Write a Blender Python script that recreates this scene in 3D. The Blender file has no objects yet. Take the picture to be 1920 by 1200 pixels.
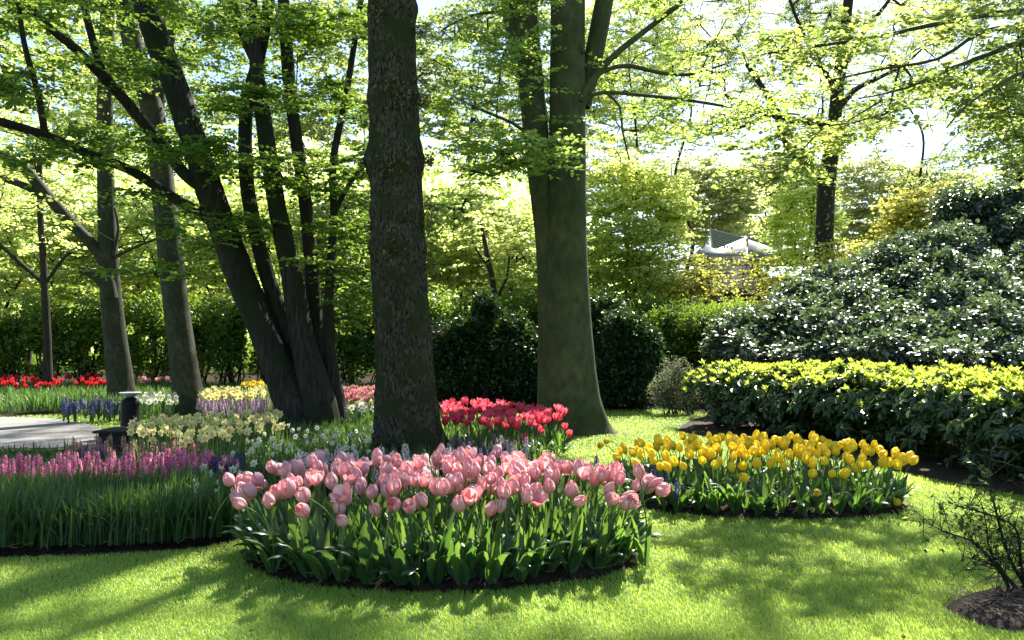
import bpy, math, numpy as np
from mathutils import Matrix, Vector, Euler
R = math.radians
sc = bpy.context.scene
# ---------------------------------------------------------------- camera, sky, sun, exposure
H, FPX, PITCH = 1.3, 1500.0, R(1.91)
cam = bpy.data.objects.new("camera", bpy.data.cameras.new("camera"))
sc.collection.objects.link(cam)
cam.location = (0, 0, H)
cam.rotation_euler = (R(90) + PITCH, 0, 0)
cam.data.sensor_width = 36
cam.data.lens = 36 * FPX / 1920
cam.data.clip_end = 2000
sc.camera = cam
SUN_EL, SUN_AZ = R(47), R(24)          # sun stands ahead of the camera, a little to its right
SV = np.array([math.sin(SUN_AZ) * math.cos(SUN_EL), math.cos(SUN_AZ) * math.cos(SUN_EL), math.sin(SUN_EL)])
w = bpy.data.worlds.new("World"); sc.world = w; w.use_nodes = True
nt = w.node_tree; nt.nodes.clear()
sky = nt.nodes.new("ShaderNodeTexSky"); sky.sky_type = 'NISHITA'; sky.sun_disc = False
sky.sun_elevation = SUN_EL; sky.sun_rotation = SUN_AZ; sky.dust_density = 0.6; sky.air_density = 1.0
bg = nt.nodes.new("ShaderNodeBackground"); bg.inputs[1].default_value = 0.068
wo = nt.nodes.new("ShaderNodeOutputWorld")
nt.links.new(sky.outputs[0], bg.inputs[0]); nt.links.new(bg.outputs[0], wo.inputs[0])
sun = bpy.data.objects.new("sun", bpy.data.lights.new("sun", 'SUN'))
sun.data.energy = 4.6; sun.data.angle = R(0.7); sun.data.color = (1, 0.95, 0.86)
sun.rotation_euler = Vector(SV).to_track_quat('Z', 'Y').to_euler()
sun.location = (0, 0, 30); sc.collection.objects.link(sun)
sc.view_settings.view_transform = 'Standard'; sc.view_settings.look = 'None'
sc.view_settings.exposure = 2.1; sc.view_settings.gamma = 1
sc.cycles.max_bounces = 9; sc.cycles.diffuse_bounces = 6; sc.cycles.glossy_bounces = 2
sc.cycles.transmission_bounces = 6; sc.cycles.transparent_max_bounces = 4
sc.cycles.use_denoising = True; sc.cycles.sample_clamp_indirect = 6
sc.cycles.caustics_reflective = False; sc.cycles.caustics_refractive = False
# ---------------------------------------------------------------- helpers
rng = np.random.default_rng(7)
def reseed(s):
    global rng
    rng = np.random.default_rng(s)
def P(px, py, Y):
    """world point on the ray of a photo pixel (1920x1200) at depth Y"""
    x, z, y = (px - 960) / FPX, (600 - py) / FPX, 1.0
    c, s = math.cos(PITCH), math.sin(PITCH)
    yy, zz = y * c - z * s, y * s + z * c
    k = Y / yy
    return np.array([x * k, Y, H + zz * k])
def G(px, py, h=0.0):
    """ground point under something h metres high seen at a photo pixel"""
    x, z, y = (px - 960) / FPX, (600 - py) / FPX, 1.0
    c, s = math.cos(PITCH), math.sin(PITCH)
    yy, zz = y * c - z * s, y * s + z * c
    k = (h - H) / zz
    return np.array([x * k, yy * k])
def unit(a):
    a = np.asarray(a, float)
    return a / np.maximum(np.linalg.norm(a, axis=-1, keepdims=True), 1e-9)
def inpoly(pts, poly):
    x, y = pts[:, 0], pts[:, 1]; r = np.zeros(len(pts), bool); n = len(poly)
    for i in range(n):
        x1, y1 = poly[i]; x2, y2 = poly[(i + 1) % n]
        c = ((y1 > y) != (y2 > y)) & (x < (x2 - x1) * (y - y1) / (y2 - y1 + 1e-12) + x1)
        r ^= c
    return r
def vnoise(p, scale, seed=0, oct=3):
    """cheap smooth value noise, about -1..1"""
    p = np.asarray(p, float) * scale; out = 0; a = 1
    r = np.random.default_rng(seed)
    for o in range(oct):
        for k in range(3):
            d = unit(r.normal(size=p.shape[-1])); ph = r.uniform(0, 6.28)
            d2 = unit(r.normal(size=p.shape[-1]))
            out = out + a * np.sin(p @ d * 2.1 + ph + 1.7 * np.sin(p @ d2 * 1.3 + ph * 2)) / 3
        p = p * 2.03; a *= .55
    return out
class MB:
    """collects numpy geometry; build() links it as one mesh object"""
    def __init__(s): s.V, s.F, s.M, s.A, s.U, s.n = [], [], [], [], [], 0
    def add(s, V, F, mat=0, rnd=0.5, u=0.0):
        V = np.asarray(V, float).reshape(-1, 3); F = np.asarray(F, np.int64)
        s.V.append(V); s.F.append(F + s.n); s.M.append(np.full(len(F), mat, np.int32))
        s.A.append(np.broadcast_to(np.asarray(rnd, float), (len(V),)))
        s.U.append(np.broadcast_to(np.asarray(u, float), (len(V),))); s.n += len(V)
        return s
    def mesh(s, name, mats, smooth=True):
        me = bpy.data.meshes.new(name)
        V = np.concatenate(s.V).astype(np.float32)
        me.vertices.add(len(V)); me.vertices.foreach_set("co", V.ravel())
        lt = np.concatenate([np.full(len(f), f.shape[1], np.int32) for f in s.F])
        li = np.concatenate([f.ravel() for f in s.F]).astype(np.int32)
        me.loops.add(len(li)); me.loops.foreach_set("vertex_index", li)
        me.polygons.add(len(lt))
        me.polygons.foreach_set("loop_start", np.concatenate([[0], np.cumsum(lt)[:-1]]).astype(np.int32))
        me.polygons.foreach_set("material_index", np.concatenate(s.M))
        me.polygons.foreach_set("use_smooth", np.full(len(lt), smooth, bool))
        for nm, arr in (("rnd", s.A), ("u", s.U)):
            a = me.attributes.new(nm, 'FLOAT', 'POINT'); a.data.foreach_set("value", np.concatenate(arr).astype(np.float32))
        for m in (mats if isinstance(mats, (list, tuple)) else [mats]): me.materials.append(m)
        me.update(calc_edges=True)
        return me
    def build(s, name, mats, parent=None, smooth=True):
        return link(name, s.mesh(name, mats, smooth), parent)
def link(name, data, parent=None, mat=None):
    o = bpy.data.objects.new(name, data); sc.collection.objects.link(o)
    if parent is not None: o.parent = parent
    if mat is not None: o.matrix_local = mat
    return o
def tag(o, label=None, cat=None, group=None, kind=None):
    for k, v in (("label", label), ("category", cat), ("group", group), ("kind", kind)):
        if v: o[k] = v
    return o
def thing(name, label, cat, loc=(0, 0, 0), group=None, rz=0.0):
    o = bpy.data.objects.new(name, None); sc.collection.objects.link(o); o.empty_display_size = .1
    o.location = tuple(loc); o.rotation_euler = (0, 0, rz)
    return tag(o, label, cat, group)
def merge(dst, src, mat):
    for f, m_ in zip(src.F, src.M): dst.F.append(f + dst.n); dst.M.append(np.full(len(m_), mat, np.int32))
    dst.V += src.V; dst.A += src.A; dst.U += src.U; dst.n += src.n
    return dst
def shift(mb, loc):
    loc = np.asarray(loc, float)
    mb.V = [v - loc for v in mb.V]
    return mb
def catmull(pts, rad, step):
    pts = np.asarray(pts, float); rad = np.asarray(rad, float)
    p = np.vstack([2 * pts[0] - pts[1], pts, 2 * pts[-1] - pts[-2]]); out, ro = [], []
    for i in range(1, len(p) - 2):
        n = max(2, int(np.linalg.norm(p[i + 1] - p[i]) / step)); t = np.linspace(0, 1, n, endpoint=False)[:, None]
        a, b, c, d = p[i - 1], p[i], p[i + 1], p[i + 2]
        out.append(.5 * (2 * b + (c - a) * t + (2 * a - 5 * b + 4 * c - d) * t ** 2 + (3 * b - a - 3 * c + d) * t ** 3))
        ro.append(rad[i - 1] + (rad[i] - rad[i - 1]) * t[:, 0])
    return np.vstack(out + [pts[-1:]]), np.concatenate(ro + [rad[-1:]])
def tube(mb, pts, rad, sides=8, rough=0.0, lobes=0.0, mat=0, seed=1, bulge=(), cap=True, ridges=0.0):
    pts = np.asarray(pts, float); rad = np.asarray(rad, float); n = len(pts)
    t = unit(np.gradient(pts, axis=0)); ref = np.array([1., 0, 0]) if abs(unit(pts[-1] - pts[0])[0]) < .75 else np.array([0, 0, 1.])
    u = unit(ref - (t @ ref)[:, None] * t); v = np.cross(t, u)
    a = np.linspace(0, 2 * math.pi, sides, endpoint=False)
    ring = np.cos(a)[None, :, None] * u[:, None] + np.sin(a)[None, :, None] * v[:, None]
    rr = np.repeat(rad[:, None], sides, 1)
    if lobes:
        zz = pts[:, 2] - pts[0, 2]; fl = np.exp(-zz / .33)
        k = np.random.default_rng(seed).uniform(0, 6.28, 3)
        lob = .5 * np.sin(a * 5 + k[0]) + .35 * np.sin(a * 3 + k[1]) + .3 * np.sin(a * 8 + k[2])
        rr = rr * (1 + lobes * fl[:, None] * (.75 + .75 * lob[None]) + .03 * np.sin(a * 3 + k[2])[None] + .1 * np.exp(-zz / 1.2)[:, None] * lob[None] * .5)
    for (bz, bw, ba) in bulge:
        rr = rr * (1 + ba * np.exp(-((pts[:, 2] - bz) / bw) ** 2)[:, None] * (1 + .8 * vnoise(np.stack([np.cos(a), np.sin(a)], 1), 2.2, int(bz * 7) + seed)[None]))
    if rough:
        q = pts[:, None] + ring * rr[..., None]
        s = np.array([1, 1, .22])
        rr = rr * (1 + rough * vnoise(q * s, 9.0, seed, 4)) + rough * .02 * vnoise(q * s, 60., seed + 3, 2)
    if ridges:
        q = np.stack([np.broadcast_to(a * 13.0, (n, sides)) + .8 * np.sin(pts[:, 2] * 3)[:, None], np.broadcast_to((pts[:, 2] * 4.5)[:, None], (n, sides))], -1)
        rr = rr + ridges * (np.abs(vnoise(q, 1.0, seed, 3)) - .35)
    V = pts[:, None] + ring * rr[..., None]
    i = np.arange(n - 1)[:, None] * sides; j = np.arange(sides)[None]; j2 = (j + 1) % sides
    F = np.stack([i + j, i + j2, i + sides + j2, i + sides + j], -1).reshape(-1, 4)
    mb.add(V.reshape(-1, 3), F, mat)
    if cap:
        b = (n - 1) * sides
        mb.add(np.vstack([V[-1], pts[-1:] + t[-1] * rad[-1] * .3]), [[k, (k + 1) % sides, sides] for k in range(sides)], mat)
    return mb
def frusta(mb, A, B, ra, rb, sides=5, mat=0):
    """many little tapered sticks at once"""
    A, B = np.asarray(A, float), np.asarray(B, float); n = len(A)
    if not n: return
    t = unit(B - A); ref = np.where(np.abs(t[:, 2:3]) < .8, [[0, 0, 1.]], [[1., 0, 0]])
    u = unit(np.cross(t, ref)); v = np.cross(t, u); a = np.linspace(0, 2 * math.pi, sides, endpoint=False)
    ring = np.cos(a)[None, :, None] * u[:, None] + np.sin(a)[None, :, None] * v[:, None]
    V = np.concatenate([A[:, None] + ring * np.reshape(ra, (-1, 1, 1)), B[:, None] + ring * np.reshape(rb, (-1, 1, 1))], 1)
    j = np.arange(sides); j2 = (j + 1) % sides
    f = np.stack([j, j2, j2 + sides, j + sides], -1)
    mb.add(V.reshape(-1, 3), (np.arange(n)[:, None, None] * 2 * sides + f[None]).reshape(-1, 4), mat)
LEAF6 = (np.array([[0, 0, 0], [.3, .36, .07], [.68, .33, .06], [1, 0, -.08], [.68, -.33, .06], [.3, -.36, .07]]), np.array([[0, 3, 2, 1], [0, 5, 4, 3]]))
LEAF4 = (np.array([[0, 0, 0], [.45, .36, .03], [1, 0, 0], [.45, -.36, .03]]), np.array([[0, 3, 2, 1]]))
LEAFN = (np.array([[0, 0, 0], [.3, .17, .05], [.65, .19, .04], [1, 0, -.1], [.65, -.19, .04], [.3, -.17, .05]]), np.array([[0, 3, 2, 1], [0, 5, 4, 3]]))
def put_leaves(mb, pos, axis, nrm, size, tmpl=LEAF6, mat=0, rnd=None):
    pos = np.asarray(pos).reshape(-1, 3); n = len(pos)
    if not n: return
    x = unit(axis); y = unit(np.cross(nrm, x)); z = np.cross(x, y); T, F = tmpl; s = np.reshape(size, (-1, 1, 1)) * np.ones((n, 1, 1))
    V = pos[:, None] + s * (T[None, :, 0:1] * x[:, None] + T[None, :, 1:2] * y[:, None] + T[None, :, 2:3] * z[:, None])
    r = rng.uniform(0, 1, n) if rnd is None else rnd
    mb.add(V.reshape(-1, 3), (np.arange(n)[:, None, None] * len(T) + F[None]).reshape(-1, F.shape[1]), mat, np.repeat(r, len(T)))
def spray(wood, leaves, att, out, ntw=6, L=.5, k=8, leaf=.07, flat=.35, droop=.12, slope=.1, tmpl=LEAF6, twig_r=.003, spread=1.0, mat=0):
    """at every attractor a flat fan of twigs with alternate leaves"""
    n = len(att)
    if not n: return
    az = np.arctan2(out[:, 1], out[:, 0])[:, None] + rng.uniform(-2.2, 2.2, (n, ntw)) * spread
    D = unit(np.stack([np.cos(az), np.sin(az), rng.normal(slope, .16, (n, ntw))], -1)).reshape(-1, 3)
    A = np.repeat(att, ntw, 0) + rng.normal(0, .04, (n * ntw, 3)); Ln = L * rng.uniform(.55, 1.15, n * ntw)[:, None]
    B = A + D * Ln; B[:, 2] -= droop * Ln[:, 0]
    frusta(wood, A, B, twig_r, twig_r * .5, 3)
    t = (np.arange(k) + .8) / k
    pos = A[:, None] + D[:, None] * Ln[:, None] * t[None, :, None]; pos[..., 2] -= droop * Ln * t[None] ** 2
    sgn = np.where(np.arange(k) % 2 == 0, 1., -1.)[None, :, None]
    side = unit(np.cross(D, [0, 0, 1.]))[:, None] * sgn
    N = n * ntw
    ax = unit(D[:, None] * .7 + side + rng.normal(0, .25, (N, k, 3)) + np.array([0, 0, -.15]))
    nr = unit(np.array([0, 0, 1.]) + rng.normal(0, flat, (N, k, 3)))
    rb = np.clip(np.repeat(rng.normal(.5, .2, n), ntw)[:, None] + rng.normal(0, .22, (N, k)), 0, 1)
    put_leaves(leaves, pos.reshape(-1, 3), ax.reshape(-1, 3), nr.reshape(-1, 3), leaf * rng.uniform(.65, 1.2, N * k), tmpl, mat, rb.reshape(-1))
def skeleton(mb, nodes, node_r, att, rtip=.004, seg=.5, wob=.06, rise=.35, sides=5, expo=.45, rmax=.12):
    """branches that join every attractor to the nearest wood; returns outward direction at each attractor"""
    pos = [np.asarray(p, float) for p in nodes]; par = [-1] * len(pos); nb = len(pos)
    d0 = np.min(np.linalg.norm(att[:, None] - np.array(pos)[None], axis=2), 1) if len(att) * nb < 4e6 else np.linalg.norm(att - pos[0], axis=1)
    order = np.argsort(d0); cap = nb + len(att) * 14
    arr = np.zeros((cap, 3)); arr[:nb] = pos; n = nb; par = np.full(cap, -1); tip = np.zeros(len(att), int); outd = np.zeros((len(att), 3))
    for i in order:
        a = att[i]; dv = a - arr[:n]; d = np.linalg.norm(dv, axis=1) + np.maximum(0, -dv[:, 2]) * rise
        d[:nb] += .15
        j = int(np.argmin(d)); b = arr[j].copy(); L = np.linalg.norm(a - b); m = min(12, max(1, int(L / seg)))
        q = j
        for s in range(1, m + 1):
            t = s / m; c = b + (a - b) * t; c[2] += math.sin(t * math.pi) * .06 * L
            if s < m: c += rng.normal(0, wob * min(1, L), 3)
            arr[n] = c; par[n] = q; q = n; n += 1
        tip[i] = q; outd[i] = a - b
    w = np.zeros(n); w[tip] = 1
    for k in range(n - 1, nb - 1, -1):
        w[par[k]] += w[k]
    ch = np.arange(nb, n); pa = par[ch]
    rc = np.minimum(rmax, rtip * w[ch] ** expo); rp = np.where(pa < nb, np.minimum(rc * 1.35, np.asarray(node_r)[np.minimum(pa, nb - 1)]), np.minimum(rmax, rtip * w[pa] ** expo)); rp = np.minimum(rp, rc * 1.5)
    frusta(mb, arr[pa], arr[ch], rp, rc, sides)
    return outd
# ---------------------------------------------------------------- materials
def newmat(name):
    m = bpy.data.materials.new(name); m.use_nodes = True; n = m.node_tree; n.nodes.clear()
    return m, n, (lambda t, **k: _node(n, t, k)), (lambda a, b: n.links.new(a, b))
def _node(n, t, k):
    x = n.nodes.new(t)
    for a, b in k.items(): setattr(x, a, b)
    return x
def attr(N, name):
    a = N("ShaderNodeAttribute"); a.attribute_name = name; return a.outputs['Fac']
def mixc(N, Lk, f, c1, c2):
    m = N("ShaderNodeMix", data_type='RGBA')
    for s, v in ((m.inputs[0], f), (m.inputs[6], c1), (m.inputs[7], c2)):
        if isinstance(v, (int, float)): s.default_value = v
        elif isinstance(v, tuple): s.default_value = (*v, 1)
        else: Lk(v, s)
    return m.outputs[2]
def ramp(N, Lk, src, a, b):
    m = N("ShaderNodeMapRange"); Lk(src, m.inputs[0]); m.inputs[1].default_value = a; m.inputs[2].default_value = b
    return m.outputs[0]
def noise(N, Lk, scale, detail=4, vec=None, rough=.6):
    t = N("ShaderNodeTexNoise"); t.inputs['Scale'].default_value = scale; t.inputs['Detail'].default_value = detail; t.inputs['Roughness'].default_value = rough
    if vec is not None: Lk(vec, t.inputs['Vector'])
    return t.outputs['Fac']
def leafmat(name, c1, c2, t1, t2, mix=.5, rough=.5, spec=.4, tinge=None):
    """leaf / petal: reflected colour c1..c2, transmitted t1..t2, chosen by the per-leaf value"""
    m, n, N, Lk = newmat(name); r = attr(N, 'rnd')
    oi = N("ShaderNodeObjectInfo"); ma = N("ShaderNodeMath", operation='ADD'); Lk(r, ma.inputs[0]); Lk(oi.outputs['Random'], ma.inputs[1])
    mf = N("ShaderNodeMath", operation='FRACT'); Lk(ma.outputs[0], mf.inputs[0])
    pp = N("ShaderNodeMath", operation='PINGPONG'); Lk(ma.outputs[0], pp.inputs[0]); pp.inputs[1].default_value = 1.0
    f = pp.outputs[0]
    base = mixc(N, Lk, f, c1, c2); tr = mixc(N, Lk, f, t1, t2)
    if tinge:
        u = attr(N, 'u'); mr = ramp(N, Lk, u, tinge[0], tinge[1])
        base = mixc(N, Lk, mr, base, tinge[2]); tr = mixc(N, Lk, mr, tr, tinge[3])
    b = N("ShaderNodeBsdfPrincipled"); Lk(base, b.inputs['Base Color']); b.inputs['Roughness'].default_value = rough
    b.inputs['Specular IOR Level'].default_value = spec
    t = N("ShaderNodeBsdfTranslucent"); Lk(tr, t.inputs[0])
    s = N("ShaderNodeMixShader"); s.inputs[0].default_value = mix; Lk(b.outputs[0], s.inputs[1]); Lk(t.outputs[0], s.inputs[2])
    o = N("ShaderNodeOutputMaterial"); Lk(s.outputs[0], o.inputs[0])
    return m
def surf(name, c1, c2, scale=8, rough=.85, bump=.3, dist=.02, stretch=(1, 1, 1), c3=None, s3=2, lo=.35, hi=.65, lo3=.45, hi3=.62, spec=.25, fine=None):
    m, n, N, Lk = newmat(name); tc = N("ShaderNodeTexCoord"); mp = N("ShaderNodeMapping"); Lk(tc.outputs['Object'], mp.inputs[0]); mp.inputs['Scale'].default_value = stretch
    a = noise(N, Lk, scale, 6, mp.outputs[0]); col = mixc(N, Lk, ramp(N, Lk, a, lo, hi), c1, c2)
    if c3 is not None: col = mixc(N, Lk, ramp(N, Lk, noise(N, Lk, s3, 5, tc.outputs['Object']), lo3, hi3), col, c3)
    b = N("ShaderNodeBsdfPrincipled"); Lk(col, b.inputs['Base Color']); b.inputs['Roughness'].default_value = rough; b.inputs['Specular IOR Level'].default_value = spec
    if bump:
        bp = N("ShaderNodeBump"); bp.inputs['Strength'].default_value = bump; bp.inputs['Distance'].default_value = dist
        h = noise(N, Lk, fine or scale * 1.7, 6, mp.outputs[0], .7); Lk(h, bp.inputs['Height']); Lk(bp.outputs[0], b.inputs['Normal'])
    o = N("ShaderNodeOutputMaterial"); Lk(b.outputs[0], o.inputs[0])
    return m
M = {}
M['lawn_soil'] = surf('lawn_soil', (.05, .09, .015), (.09, .15, .02), 30, .9, .4, .02)
M['soil'] = surf('soil', (.012, .009, .006), (.04, .029, .02), 22, 1.0, 1, .04, c3=(.055, .042, .03), s3=9, spec=.05)
M['mulch'] = surf('mulch', (.028, .019, .012), (.075, .055, .038), 45, .95, 1, .03)
M['litter'] = surf('litter', (.16, .12, .08), (.3, .24, .16), 20, .9, .2)
M['path'] = surf('path', (.15, .145, .14), (.23, .22, .2), 60, .9, .3, .01, c3=(.17, .16, .15), s3=1.2)
M['grass'] = leafmat('grass', (.16, .31, .03), (.27, .40, .06), (.42, .65, .05), (.68, .80, .13), .52, .42, .5)
M['bark_dark'] = surf('bark_dark', (.010, .008, .006), (.05, .042, .032), 26, .9, 1, .03, (1, 1, .12), c3=(.018, .024, .008), s3=1.7)
M['bark_oak'] = surf('bark_oak', (.012, .009, .005), (.13, .108, .068), 42, .95, 1, .05, (1, 1, .38), c3=(.035, .045, .012), s3=3.2, lo=.40, hi=.62, lo3=.46, hi3=.6)
M['bark_beech'] = surf('bark_beech', (.042, .048, .014), (.088, .092, .035), 9, .8, .5, .02, (1, 1, .6), c3=(.026, .036, .009), s3=1.4, lo3=.4, hi3=.75)
M['bark_grey'] = surf('bark_grey', (.022, .023, .011), (.06, .057, .032), 16, .85, .7, .02, (1, 1, .5), c3=(.018, .026, .008), s3=2.2, lo3=.42, hi3=.66)
M['bark_branch'] = surf('bark_branch', (.02, .018, .013), (.05, .045, .032), 14, .85, .4, .01)
M['dry'] = leafmat('dry', (.07, .065, .035), (.14, .13, .07), (.2, .2, .06), (.32, .3, .1), .35, .7)
# leaves
M['hornbeam'] = leafmat('hornbeam', (.035, .085, .012), (.06, .13, .018), (.17, .32, .03), (.38, .52, .06), .5, .5, .3)
M['beech'] = leafmat('beech', (.07, .12, .018), (.12, .17, .03), (.30, .48, .05), (.56, .72, .14), .58, .45, .35)
M['linden'] = leafmat('linden', (.045, .09, .02), (.10, .15, .035), (.24, .37, .06), (.52, .60, .14), .52, .45, .35)
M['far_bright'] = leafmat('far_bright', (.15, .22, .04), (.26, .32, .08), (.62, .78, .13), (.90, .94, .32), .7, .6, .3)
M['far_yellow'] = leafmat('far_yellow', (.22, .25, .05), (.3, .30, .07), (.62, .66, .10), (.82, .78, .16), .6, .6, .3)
M['wood_leaf'] = leafmat('wood_leaf', (.24, .32, .09), (.36, .42, .14), (.70, .84, .22), (.90, .95, .42), .68, .6, .3)  # leaf colour lightened to stand in for sky backlight the wood blocks
M['far_olive'] = leafmat('far_olive', (.22, .25, .13), (.32, .34, .19), (.56, .60, .28), (.74, .76, .40), .62, .7, .2)  # olive leaf made paler, distance haze put into its colour
M['hedge_leaf'] = leafmat('hedge_leaf', (.025, .06, .01), (.05, .10, .016), (.16, .32, .02), (.36, .50, .04), .42, .45, .4)
M['laurel'] = leafmat('laurel', (.012, .028, .009), (.02, .045, .012), (.04, .10, .01), (.10, .20, .02), .2, .32, .5)
M['holly'] = leafmat('holly', (.045, .07, .05), (.09, .12, .085), (.12, .24, .05), (.28, .40, .10), .15, .42, 1.0)
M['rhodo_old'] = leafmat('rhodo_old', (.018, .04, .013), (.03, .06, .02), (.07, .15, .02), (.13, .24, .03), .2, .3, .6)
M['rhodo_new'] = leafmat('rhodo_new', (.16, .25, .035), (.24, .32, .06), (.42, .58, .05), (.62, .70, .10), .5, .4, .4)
M['grey_leaf'] = leafmat('grey_leaf', (.10, .12, .06), (.18, .19, .12), (.2, .24, .09), (.3, .33, .15), .35, .6, .3)
M['tulip_leaf'] = leafmat('tulip_leaf', (.025, .065, .028), (.045, .095, .04), (.10, .25, .03), (.24, .42, .05), .34, .38, .4)
M['strap_leaf'] = leafmat('strap_leaf', (.022, .06, .028), (.045, .095, .035), (.08, .20, .03), (.2, .36, .05), .36, .45, .35)
M['stem'] = leafmat('stem', (.06, .12, .035), (.09, .16, .04), (.18, .32, .05), (.2, .34, .05), .25, .45, .35)
pk = lambda nm, c1, c2, t1, t2, tg, mix=.42: leafmat(nm, c1, c2, t1, t2, mix, .5, .3, tg)
M['pink'] = pk('pink', (.62, .35, .37), (.72, .47, .48), (.82, .40, .40), (.92, .56, .53), (0.35, .95, (.84, .70, .70), (.95, .78, .76)))
M['pink_in'] = pk('pink_in', (.58, .26, .29), (.62, .32, .34), (.85, .2, .2), (.9, .3, .28), (0.5, 1.0, (.70, .36, .36), (.95, .45, .42)))
M['yellow'] = pk('yellow', (.80, .60, .02), (.85, .68, .04), (.95, .75, .03), (.98, .85, .05), None)
M['red'] = pk('red', (.50, .02, .06), (.58, .06, .12), (.85, .05, .10), (.9, .15, .2), (0.6, 1.0, (.70, .25, .30), (.95, .35, .4)))
M['scarlet'] = pk('scarlet', (.42, .01, .015), (.5, .02, .03), (.8, .03, .03), (.9, .05, .05), None)
M['rose'] = pk('rose', (.55, .24, .27), (.62, .30, .33), (.8, .3, .33), (.85, .4, .4), None)
M['cream'] = pk('cream', (.66, .57, .20), (.74, .67, .32), (.82, .72, .22), (.88, .80, .36), None)
M['white'] = pk('white', (.55, .57, .48), (.66, .67, .58), (.8, .82, .7), (.85, .85, .78), None)
M['goldcup'] = pk('goldcup', (.75, .5, .05), (.8, .58, .08), (.9, .6, .05), (.95, .7, .08), None)
M['magenta'] = pk('magenta', (.62, .10, .28), (.74, .26, .40), (.88, .18, .38), (.92, .36, .5), None)
M['blue'] = pk('blue', (.03, .03, .10), (.07, .06, .19), (.1, .08, .35), (.15, .12, .45), None, .3)
M['mauve'] = pk('mauve', (.28, .16, .28), (.4, .24, .38), (.45, .25, .45), (.55, .35, .5), None)
M['salmon'] = pk('salmon', (.50, .24, .22), (.6, .34, .30), (.7, .3, .25), (.8, .4, .35), None)
M['blush'] = pk('blush', (.72, .55, .54), (.8, .68, .66), (.85, .6, .55), (.9, .7, .68), None)
M['black_paint'] = surf('black_paint', (.004, .0045, .005), (.007, .008, .009), 20, .5, .1, .003, spec=.12)
M['pale_dish'] = surf('pale_dish', (.3, .32, .32), (.4, .42, .42), 15, .35, .1, .003, spec=.5)
M['old_wood'] = surf('old_wood', (.012, .010, .008), (.03, .026, .02), 12, .8, .5, .01, (1, 8, 8))
M['thatch'] = surf('thatch', (.16, .14, .11), (.26, .23, .18), 40, .95, .8, .04, (1, 1, .2))
M['brown_wall'] = surf('brown_wall', (.12, .085, .07), (.17, .12, .1), 10, .9, .3)
M['white_board'] = surf('white_board', (.36, .38, .40), (.46, .48, .50), 5, .6, .2, .01)
M['zinc'] = surf('zinc', (.10, .11, .12), (.15, .16, .17), 5, .5, .2, .01)
M['ivy'] = leafmat('ivy', (.05, .10, .02), (.1, .15, .03), (.3, .42, .04), (.5, .55, .08), .4, .4, .5)
# ---------------------------------------------------------------- ground, beds, path
def gp(*px): return np.array([G(*p) for p in px])
def ellipse(cx, cy, a, b, n=72, wob=.02, seed=3, pw=1.0):
    t = np.linspace(0, 2 * math.pi, n, endpoint=False)
    k = 1 + wob * vnoise(np.stack([np.cos(t), np.sin(t)], 1), 3, seed)
    c, s = np.cos(t), np.sin(t)
    return np.stack([cx + a * k * np.sign(c) * np.abs(c) ** pw, cy + b * k * np.sign(s) * np.abs(s) ** pw], 1)
def smooth_poly(p, it=3):
    for _ in range(it):
        q = np.roll(p, -1, 0); p = np.stack([p * .75 + q * .25, p * .25 + q * .75], 1).reshape(-1, 2)
    return p
BED_PINK = ellipse(-.42, 5.06, 1.23, .81, wob=.03)
BED_YEL = ellipse(2.13, 6.95, 1.19, .90, seed=5, pw=.85)
BED_LEFT = smooth_poly(gp((-300, 1050), (0, 1047), (250, 1042), (430, 1024), (520, 985), (700, 930), (870, 885), (985, 858), (1080, 834), (1068, 806), (900, 797), (650, 803), (400, 802), (262, 812), (225, 836), (100, 847), (-300, 852)))
PATH = smooth_poly(gp((-400, 783), (60, 783), (140, 791), (196, 806), (205, 822), (190, 836), (100, 844), (-400, 849)))
BED_BACK = smooth_poly(gp((-400, 780), (110, 779), (320, 779), (500, 776), (700, 774), (730, 760), (730, 724), (-400, 722)))
MULCH = smooth_poly(gp((1262, 806), (1320, 822), (1450, 842), (1600, 868), (1760, 902), (1900, 930), (2200, 975), (2600, 940), (2600, 745), (1700, 745), (1400, 762), (1290, 785)), 2)
SHRUB_SOIL = np.array([[-14, 24], [-7, 22], [-4, 17.2], [-.8, 16.6], [.6, 16.4], [2.0, 16.6], [3.2, 16.9], [4, 15], [14, 12], [22, 24], [6, 40], [-40, 40], [-40, 24]])
AZ_MULCH = ellipse(3.05, 3.93, .93, .46, seed=8)
def sheet(name, poly, z, mat, mound=0.0, rough=.012, step=.07, label=None):
    lo, hi = poly.min(0), poly.max(0)
    nx, ny = int((hi[0] - lo[0]) / step) + 1, int((hi[1] - lo[1]) / step) + 1
    mbd = MB()
    if nx * ny < 400000 and mound > 0:
        # polygon fan rings shrunk towards the middle: clean outline and a mounded middle
        c = poly.mean(0); rings = 14
        V = []
        for k in range(rings + 1):
            f = 1 - k / rings
            p = c + (poly - c) * f
            zz = z + mound * min(1, k / 2.5) + rough * vnoise(p, 7, 2) * min(1, k / 2)
            V.append(np.column_stack([p, zz * np.ones(len(p))]))
        V[0][:, 2] = -.02
        n = len(poly); i = np.arange(rings)[:, None] * n; j = np.arange(n)[None]; j2 = (j + 1) % n
        mbd.add(np.vstack(V), np.stack([i + j, i + j2, i + n + j2, i + n + j], -1).reshape(-1, 4))
    else:
        mbd.add(np.column_stack([poly, np.full(len(poly), z)]), [list(range(len(poly)))])
    return tag(mbd.build(name, mat), kind='structure')
g = MB(); xs = np.concatenate([[-400, -120, -40], np.linspace(-16, 16, 90), [40, 120, 400]]); ys = np.concatenate([[-60, -10], np.linspace(1, 24, 80), [40, 90, 700]])
X, Yg = np.meshgrid(xs, ys); Z = .012 * vnoise(np.stack([X.ravel(), Yg.ravel()], 1), .7, 4)
nx, ny = len(xs), len(ys); i = np.arange(ny - 1)[:, None] * nx; j = np.arange(nx - 1)[None]
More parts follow.
